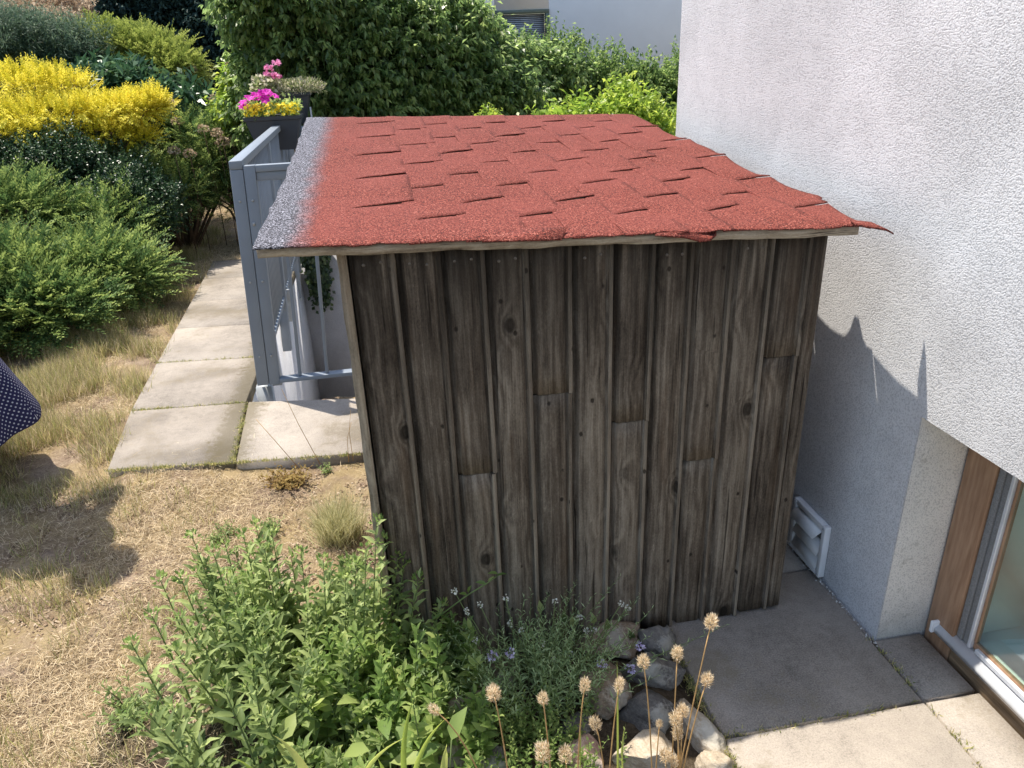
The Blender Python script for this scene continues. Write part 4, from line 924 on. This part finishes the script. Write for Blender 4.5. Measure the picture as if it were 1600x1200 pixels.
for (px, py, yy) in ((400, 822, 1.78), (332, 860, 1.72), (250, 905, 1.62), (588, 815, 1.62), (632, 880, 1.66), (470, 862, 1.72), (556, 880, 1.6), (205, 1005, 1.5), (300, 838, 1.8), (690, 945, 1.6), (380, 836, 1.76), (424, 830, 1.75), (352, 852, 1.74), (600, 845, 1.64), (572, 858, 1.6), (622, 868, 1.66), (505, 875, 1.66), (282, 902, 1.66), (412, 850, 1.7), (540, 900, 1.6), (236, 960, 1.56), (655, 905, 1.62)):
    tp = at(px, py, yy); bb = (tp[0]*.8-.08, tp[1]-.03, 0.); herb(fbL, fbS, bb, tp[2], (tp[0]-bb[0], tp[1]-bb[1]), 34, .060, .021, vb=.65)
    P, O, _ = blobpts(tp, (.014, .014, .012), 16, (.6, 1), -.5, 0, 0); leaves(fbB, P, O+UP, rv(len(P)), .015, .008)
fbL.build('leaves', LFG, sb_, True); fbS.build('stems', GST, sb_); fbB.build('buds', LFY, sb_)
# lighter, broader leaved neighbour beside the shed corner
sb2 = empty('light_leaf_perennial', (-.02, 1.5, 0)); tag(sb2, 'lighter green leafy perennial at the left foot of the shed, with one trailing shoot', 'perennial')
fbL = FB(); fbS = FB()
for k in range(64):
    bx_ = rng.uniform(-.26, .12); by_ = rng.uniform(1.22, 1.60); hh = rng.uniform(.13, .34)*(1 if bx_ < .0 else .65)
    herb(fbL, fbS, (bx_, by_, .0), hh, (rng.normal()*.05, rng.normal()*.04), int(18+hh*45), .052, .024, vb=rng.uniform(.3, .6))
pts = [at(690, 960, 1.58), at(730, 930, 1.57), at(760, 912, 1.57), at(776, 900, 1.57)]; tube(fbS, pts, .002, 4)
for p in pts: leaves(fbL, np.array([p, p+.004]), rv(2)*.5+UP*.4, UP+rv(2)*.4, .03, .012, T8)
fbL.build('leaves', LFY, sb2, True); fbS.build('stems', GST, sb2)
big = empty('broad_leaf_plant', (-.12, 1.27, 0)); tag(big, 'low plant with broad pale green leaves in front of the leafy perennials', 'perennial')
fb = FB(); n = 60; P = np.stack([rng.uniform(-.40, .02, n), rng.uniform(1.16, 1.42, n), rng.uniform(.03, .20, n)], -1); leaves(fb, P, rv(n)*.8+UP*.25, UP+rv(n)*.5, rng.uniform(.06, .10, n), rng.uniform(.032, .05, n), T8); fb.build('leaves', LFY, big, True)
fb = FB()
for p in P[:36]: tube(fb, [(p[0]*.9-.02, p[1]*.98+.02, -.01), p], .002, 4)
fb.build('stems', GST, big)
# lavender like herb with small pale heads
lv = empty('lavender', (.27, 1.5, 0)); tag(lv, 'wispy grey green lavender with tiny pale flower heads at the foot of the shed', 'herb')
fbL = FB(); fbS = FB(); fbW = FB(); fbP = FB()
for k in range(170):
    bx_ = .25+rng.normal()*.085; by_ = rng.uniform(1.36, 1.60); hh = rng.uniform(.10, .26)
    herb(fbL, fbS, (bx_, by_, .02), hh, ((bx_-.25)*1.0+rng.normal()*.04, rng.normal()*.04), int(12+hh*60), .026, .0045, T4, r=.0012, vb=rng.uniform(.3, .7))
for (px, py) in ((762, 1030), (710, 924), (750, 945), (790, 935), (797, 975), (815, 985), (848, 1005), (867, 940), (971, 943), (866, 1030), (892, 1023), (929, 985), (916, 985), (867, 1063), (981, 950), (905, 965), (742, 1000), (730, 955)):
    tp = at(px, py, 1.52); b_ = (.25+(tp[0]-.25)*.5, 1.5, .05); tube(fbS, [b_, ((tp[0]+b_[0])/2+.01, 1.52, (tp[2])/2+.02), tp], .0011, 4)
    P, O, _ = blobpts(tp, (.0055, .0055, .009), 22, (.5, 1), -1, 0, 0); fbW = FB(); leaves(fbW, P, O+rv(len(P))*.5, rv(len(P)), .0055, .005); fbW.build('flower_head', WHF, lv)
for (px, py) in ((940, 1037), (985, 1045), (1000, 1010), (770, 1025), (797, 1020)):
    fbP = FB(); P, O, _ = blobpts(at(px, py, 1.45), (.010, .010, .009), 34, (.5, 1), -1, 0, 0); leaves(fbP, P, O+rv(len(P))*.5, rv(len(P)), .008, .007); fbP.build('lilac_flower', LIL, lv)
    tp = at(px, py, 1.45); tube(fbS, [(.27, 1.47, .05), ((tp[0]+.27)/2, 1.46, tp[2]*.7+.03), tp], .0011, 4)
fbL.build('leaves', LAV, lv); fbS.build('stems', GST, lv)
th = empty('thyme_cushion', (.2, 1.3, 0)); tag(th, 'bright yellow green low herb cushion in front of the lavender', 'herb')
fb = FB(); fs_ = FB()
for k in range(130):
    bx_ = .22+rng.normal()*.085; by_ = rng.uniform(1.18, 1.40); herb(fb, fs_, (bx_, by_, .0), rng.uniform(.06, .15), (rng.normal()*.03, rng.normal()*.03), 16, .018, .008, T4, r=.001, vb=rng.uniform(.3, .7))
fb.build('leaves', LFY, th); fs_.build('stems', GST, th)
# broad leaves of a small plant against the boards
sg = empty('sage_plant', (.45, 1.6, 0)); tag(sg, 'small sage plant with oval dark leaves against the shed boards, behind the lavender', 'herb')
fb = FB(); fs_ = FB()
for (px, py) in ((845, 942), (880, 958), (895, 965), (928, 960), (948, 970), (990, 985), (965, 1000), (825, 985), (810, 1000)):
    p = at(px, py+14, 1.60); leaves(fb, p[None], np.array([[rng.normal()*.3, -.2, 1.]]), np.array([[0, -1, .3]]), .042, .022, T8); tube(fs_, [(p[0]*.9+.03, 1.59, 0), p], .0015, 4)
fb.build('leaves', LFG, sg, True); fs_.build('stems', GST, sg)

# fluffy dry seed heads on thin stalks: each stalk with its head is a thing
HEADS = [(1110, 978, 1060, 1200, 1.10, 15, 'tallest of all, in front of the shaded paving'), (1058, 1027, 1050, 1190, 1.08, 16, 'with a curved stalk, second highest'), (1006, 1040, 1022, 1150, 1.12, 15, 'above the dark brown rock'),
 (1103, 1068, 1062, 1200, 1.08, 15, 'rightmost, below the tallest'), (967, 1076, 950, 1180, 1.10, 14, 'next to the tan rock'), (913, 1077, 900, 1160, 1.10, 14, 'in front of the right part of the lavender'),
 (849, 1097, 863, 1200, 1.10, 14, 'in front of the middle of the lavender'), (773, 1090, 798, 1200, 1.10, 18, 'fat and loose, at the left of the lavender'), (682, 1112, 770, 1200, 1.08, 13, 'leftmost, on an arching stalk'),
 (1066, 1117, 1064, 1200, 1.06, 16, 'upper right of the tight group of three at the right'), (1056, 1130, 1068, 1200, 1.05, 16, 'left one of the tight group of three at the right'), (1059, 1152, 1062, 1200, 1.05, 14, 'lowest of the tight group of three at the right'), (1030, 1135, 1024, 1200, 1.08, 10, 'small, above the cream rock'),
 (932, 1137, 950, 1200, 1.08, 14, 'tilted left, above the pinkish rock'), (848, 1185, 850, 1230, 1.05, 20, 'largest, at the bottom edge'), (884, 1187, 888, 1230, 1.05, 17, 'at the bottom edge right of the largest one'), (1040, 1188, 1042, 1230, 1.03, 14, 'low at the bottom edge over the cream rock'), (1053, 1196, 1056, 1230, 1.03, 12, 'lowest at the bottom edge by the pale rocks')]
for k, (hx, hy, lx_, ly_, yy, s_, lb) in enumerate(HEADS):
    tp = at(hx, hy, yy); lo = at(lx_, ly_, yy-.03); dz = lo[2]; dirn = (lo-tp); g_ = lo+dirn*0.; bs = np.array([lo[0]+(lo[0]-tp[0])*.25, lo[1]-.01, -.02])
    root = empty('seed_head_stalk', (bs[0], bs[1], 0)); tag(root, 'fluffy seed head, '+lb, 'dry flower', 'fluffy seed heads in the foreground')
    cv = np.array([0, 0, 1.])*abs(tp[0]-lo[0])*.35
    fb = FB(); pts = []
    for u in np.linspace(0, 1, 9):
        q = (1-u)**2*bs+2*u*(1-u)*(lo*.75+tp*.25+cv)+u*u*tp; pts.append(tuple(q))
    tube(fb, pts, [.0016]*6+[.0013]*3, 5); fb.build('stalk', STALK, root)
    rr = s_/1152*1.75*rng.uniform(.40, .50); ax = nrm(np.array(pts[-1])-np.array(pts[-2])); fb = FB(); n = 420
    P, O, _ = blobpts((0, 0, 0), (rr, rr*.95, rr*rng.uniform(1.4, 1.8)), n, (.35, 1.), -1, .05, k); P = P[:n]; O = O[:n]
    q3 = Vector((0, 0, 1)).rotation_difference(Vector(ax)).to_matrix(); Q3 = np.array(q3); P = P@Q3.T+tp+ax*rr*.8; O = O@Q3.T
    leaves(fb, P, O+ax*.9+rv(len(P))*.35, rv(len(P)), rr*.75*rng.uniform(.5, 1.3, len(P)), rr*.15, T4); fb.build('seed_head', BUN, root)
# strap leaves in the foreground
st_ = empty('strap_leaf_plant', (-.3, 1.1, 0)); tag(st_, 'yellow green strap leaved lily plant at the bottom edge, left', 'perennial')
def straps(root, L_):
    fb = FB()
    for (a, b, c, w_, yy) in L_:
        p0, p1, p2 = at(*a, yy), at(*b, yy), at(*c, yy+.04); n = 12; V = []; 
        for i in range(n+1):
            u = i/n; q = (1-u)**2*p0+2*u*(1-u)*p1+u*u*p2; d_ = nrm(2*(1-u)*(p1-p0)+2*u*(p2-p1)); sd_ = nrm(np.cross(d_, np.array([.1, 1., .35]))); ww = w_*(1-u**3)*(.6+.4*min(1, u*4)); V += [q-sd_*ww/2, q+np.cross(sd_, d_)*ww*.22, q+sd_*ww/2]
        F = []
        for i in range(n): F += [(i*3, i*3+1, i*3+4, i*3+3), (i*3+1, i*3+2, i*3+5, i*3+4)]
        fb.poly(V, F, rng.uniform(.2, .9))
    return fb.build('leaves', LSTR, root, True)
straps(st_, [((500, 1260), (470, 1170), (425, 1148), .022, 1.08), ((560, 1260), (560, 1180), (640, 1150), .014, 1.08), ((640, 1260), (618, 1170), (646, 1092), .013, 1.1), ((640, 1250), (650, 1160), (700, 1120), .012, 1.1), ((600, 1280), (612, 1220), (590, 1185), .02, 1.05), ((440, 1270), (400, 1190), (360, 1185), .018, 1.07)])
st2 = empty('strap_leaf_plant', (.1, 1.08, 0)); tag(st2, 'thin green spear leaves standing between the seed heads at the bottom', 'perennial')
straps(st2, [((965, 1230), (966, 1120), (964, 1030), .005, 1.10), ((975, 1230), (968, 1160), (978, 1130), .004, 1.08), ((690, 1240), (694, 1190), (698, 1162), .016, 1.05), ((905, 1230), (908, 1180), (907, 1130), .003, 1.1)])

# grass tuft, withered plant and weeds
def tuft(name, label, c, n, h, sp, mat, w_=.0022, group=None):
    root = empty(name, (c[0], c[1], float(gz(c[0], c[1])))); tag(root, label, 'grass' if 'grass' in name else 'weed', group); fb = FB()
    P = np.stack([c[0]+rng.normal(size=n)*sp*.18, c[1]+rng.normal(size=n)*sp*.18, np.full(n, root.location.z-.005)], -1); a = rng.random(n)*2*PI; r_ = rng.random(n)**.7*sp/h
    D = nrm(np.stack([np.cos(a)*r_, np.sin(a)*r_, np.ones(n)], -1)); leaves(fb, P, D, rv(n), h*rng.uniform(.5, 1.1, n), w_, BL); fb.build('blades', mat, root); return root
p = gnd(530, 838, -.04); tuft('grass_tuft', 'rounded tuft of fine straw green grass left of the shed', p, 1500, .20, .18, leafmat('straw_tuft_blade', (.22, .22, .10), (.45, .43, .22), (.70, .64, .40), .35), .0019)
def leafy(name, label, c, n, R, H, L, W, mat, cat='weed', tm=T4):
    root = empty(name, (c[0], c[1], float(gz(c[0], c[1])))); tag(root, label, cat); z = root.location.z; fb = FB(); fs = FB()
    for k in range(n):
        a = rng.random()*6.3; r_ = R*rng.random()**.5; b_ = np.array([c[0]+r_*.3*math.cos(a), c[1]+r_*.3*math.sin(a), z]); herb(fb, fs, b_, H*rng.uniform(.5, 1.), (r_*math.cos(a), r_*math.sin(a)), 9, L, W, tm, r=.001)
    fb.build('leaves', mat, root); fs.build('stems', BARK, root); return root
leafy('withered_plant', 'low withered yellow brown plant in front of the path slabs', gnd(450, 752, -.04), 60, .10, .06, .03, .013, LDR, 'plant')
leafy('green_weed', 'small green weed above the leafy perennial, below the grass tuft', gnd(420, 835, -.04), 26, .06, .05, .025, .009, LFG)
leafy('green_weed', 'green weed between the leafy perennial and the dry lawn', gnd(350, 850, -.04), 22, .06, .06, .025, .008, LFG)
leafy('green_weed', 'small green weed between the withered plant and the grass tuft', gnd(510, 735, -.04), 9, .03, .04, .022, .008, LFG)
leafy('green_weed', 'sparse green weed in the bare earth by the shed corner', gnd(560, 880, -.04), 14, .06, .05, .024, .009, LFG)
leafy('green_weed', 'green weed at the left foot of the bushy perennial', gnd(215, 1120, -.04), 34, .10, .09, .030, .011, LFG)
# thin bent grass stalks by the slab
gs = empty('grass_stalk', (-.35, 2.95, 0)); tag(gs, 'few tall thin dry grass stalks leaning in front of the right path slab', 'grass')
fb = FB()
for a, b, c in (((552, 720), (535, 660), (548, 640)), ((545, 722), (553, 690), (549, 660)), ((500, 725), (470, 660), (440, 608)), ((470, 735), (440, 690), (400, 655))):
    tube(fb, [gnd(*a, -.04), (gnd(*a, -.04)+at(*c, 2.98))/2+np.array([-.01, 0, .02]), at(*c, 2.98)], [.0016, .0013, .0009], 4)
fb.build('stalks', STALK, gs)

# ------------------------------------------------------------------ dry grass (too many blades to count)
def scatter(n, fx_, dens):
    out = []
    while sum(map(len, out)) < n:
        q = fx_(n); k = rng.random(len(q)) < dens(q[:, 0], q[:, 1]); out.append(q[k])
    return np.concatenate(out)[:n]
def onpath(x, y): return ((x > pl(y)+.012*np.sin(y*17)+.012*np.sin(y*41)) & (x < pr(y)+.05) & (y > 3.07)) | ((x > -.84) & (y > 2.97)) | (x > .66)
def cl(x, y, f=1., s_=0): return .5+.25*(np.sin(x*5.3*f+s_)+np.sin(y*6.1*f+x*2.2*f+s_*2)+.6*np.sin(x*13*f-y*11*f+s_))
def d_th(x, y):
    d = np.where(onpath(x, y), 0.012*(y < 3.3), 1.)*np.clip(cl(x, y, 1.)*1.5-.28, .03, 1)
    d = d*np.where((x > -.55) & (y < 2.9), .30, 1.)*np.where((x > -.9) & (y < 1.85), .15, 1.)*np.where(x > -.13, np.where(y > 1.6, 0, 1), 1)
    return np.clip(d, 0, 1)
def samp(x0, x1, y0, y1, k): return lambda n: np.stack([rng.uniform(x0, x1, n), y0+(y1-y0)*rng.random(n)**k], -1)
Q = scatter(210000, samp(-3.6, -.1, 1.3, 9.5, 1.5), d_th); n = len(Q); z = gz(Q[:, 0], Q[:, 1])+np.where(onpath(Q[:, 0], Q[:, 1]), .05, 0)
fb = FB(); a = rng.random(n)*2*PI; D = np.stack([np.cos(a), np.sin(a), np.abs(rng.normal(size=n))*.22], -1)
leaves(fb, np.stack([Q[:, 0], Q[:, 1], z+.004+rng.random(n)*.014], -1), D, UP+rv(n)*.4, rng.uniform(.012, .055, n), rng.uniform(.001, .0022, n), BL)
n = 14000; X_ = np.stack([rng.uniform(-2.15, -.9, n), rng.uniform(6.5, 8.1, n)], -1); X_ = X_[~onpath(X_[:, 0], X_[:, 1]) | (X_[:, 1] > 7.05)]; n = len(X_); a = rng.random(n)*6.3
leaves(fb, np.stack([X_[:, 0], X_[:, 1], gz(X_[:, 0], X_[:, 1])+.006+rng.random(n)*.02], -1), np.stack([np.cos(a), np.sin(a), np.abs(rng.normal(size=n))*.3], -1), UP+rv(n)*.4, rng.uniform(.03, .08, n), rng.uniform(.003, .006, n), BL, rng.uniform(.4, 1, n))
tag(fb.build('dry_thatch', LGR), kind='stuff')
def d_tall(x, y):
    e = pl(y); s_ = np.exp(-((x-(e-.38))/.32)**2)*(y > 3.0)+.5*np.exp(-((x+2.3)/.5)**2)*(y > 3)*(y < 5.6)
    fr = (y <= 3.1)*np.where(x < -1.1, .55, .18)*cl(x, y, 1.4, 2)
    return np.clip((s_+fr)*np.clip(cl(x, y, 1.7, 1)*2-.5, 0, 1)*np.where(onpath(x, y), 0, 1), 0, 1)
Q = scatter(4200, samp(-3.4, -.75, 1.5, 8.6, 1.1), d_tall); fb = FB(); fb2 = FB()
for k in range(24):
    m = len(Q); off = rng.normal(size=(m, 2))*.022; x = Q[:, 0]+off[:, 0]; y = Q[:, 1]+off[:, 1]; a = rng.random(m)*6.3; r_ = rng.random(m)*.8
    D = nrm(np.stack([np.cos(a)*r_, np.sin(a)*r_, np.ones(m)], -1)); H = rng.uniform(.03, .10, m)*np.where(Q[:, 1] > 3.2, 1.5, .9)
    leaves(fb2 if k % 2 == 0 else fb, np.stack([x, y, gz(x, y)-.004], -1), D, rv(m), H, rng.uniform(.0016, .003, m), BL)
tag(fb.build('dry_grass', LGR), kind='stuff'); tag(fb2.build('green_grass', LGG), kind='stuff')
# little weeds and moss in the paving joints
fb = FB(); JP = []
for (a_, b_, n_) in (((.70, 1.25), (1.27, 1.25), 40), ((1.268, 1.0), (1.268, 1.48), 30), ((-1.42, 3.755), (-.83, 3.71), 90), ((-.80, 3.06), (-.83, 3.70), 120), ((-1.34, 3.11), (-.2, 2.99), 200), ((-1.46, 4.446), (-.83, 4.38), 60), ((.69, 1.1), (.69, 1.66), 120)):
    u = rng.random(n_)**1.3; a_, b_ = np.array(a_), np.array(b_); q = a_+(b_-a_)*u[:, None]+rng.normal(size=(n_, 2))*.004; JP.append(np.concatenate([q, np.full((n_, 1), -.008)], 1))
JP = np.concatenate(JP); JP = np.repeat(JP, 6, 0)+rng.normal(size=(len(JP)*6, 3))*np.array([.006, .006, 0]); n = len(JP)
leaves(fb, JP, rv(n)*.7+UP, rv(n), rng.uniform(.008, .026, n), rng.uniform(.0015, .004, n), T4); tag(fb.build('joint_weeds', LGG), kind='stuff')
# crumbs of bark and gravel on the bare earth
n = 9000; Q = np.stack([rng.uniform(-1.6, -.14, n), rng.uniform(1.5, 3.02, n)], -1); Q = Q[~onpath(Q[:, 0], Q[:, 1])]; n = len(Q)
fb = FB(); cub = np.array([(-.5, -.5, 0), (.5, -.4, 0), (.4, .5, 0), (-.5, .4, 0), (-.2, -.2, .5), (.3, -.1, .45), (.2, .25, .5), (-.25, .2, .4)])
sz = rng.uniform(.003, .009, n); a = rng.random(n)*6.3; ca, sa = np.cos(a), np.sin(a); L_ = cub[None]*sz[:, None, None]*np.array([1.4, .8, .9]); V = np.stack([L_[:, :, 0]*ca[:, None]-L_[:, :, 1]*sa[:, None], L_[:, :, 0]*sa[:, None]+L_[:, :, 1]*ca[:, None], L_[:, :, 2]], -1)+np.stack([Q[:, 0], Q[:, 1], gz(Q[:, 0], Q[:, 1])], -1)[:, None]
fb.add(V, [(4, 5, 6, 7), (0, 1, 5, 4), (1, 2, 6, 5), (2, 3, 7, 6), (3, 0, 4, 7)]); tag(fb.build('bark_chips', leafmat('bark_chip', (.10, .065, .04), (.30, .21, .14), (.50, .40, .29), .0, .9, .1)), kind='stuff')
# loose crumbs in the joint by the house wall
n = 260; x = HX-.008-np.abs(rng.normal(size=n))*.007; y = rng.uniform(1.45, 2.3, n); fb = FB(); sz = rng.uniform(.002, .006, n); V = cub[None]*sz[:, None, None]+np.stack([x, y, np.full(n, .0)], -1)[:, None]
fb.add(V, [(4, 5, 6, 7), (0, 1, 5, 4), (1, 2, 6, 5), (2, 3, 7, 6), (3, 0, 4, 7)]); tag(fb.build('render_crumbs', leafmat('render_crumb', (.25, .22, .18), (.5, .47, .42), (.75, .74, .7), .0, .9, .1)), kind='stuff')
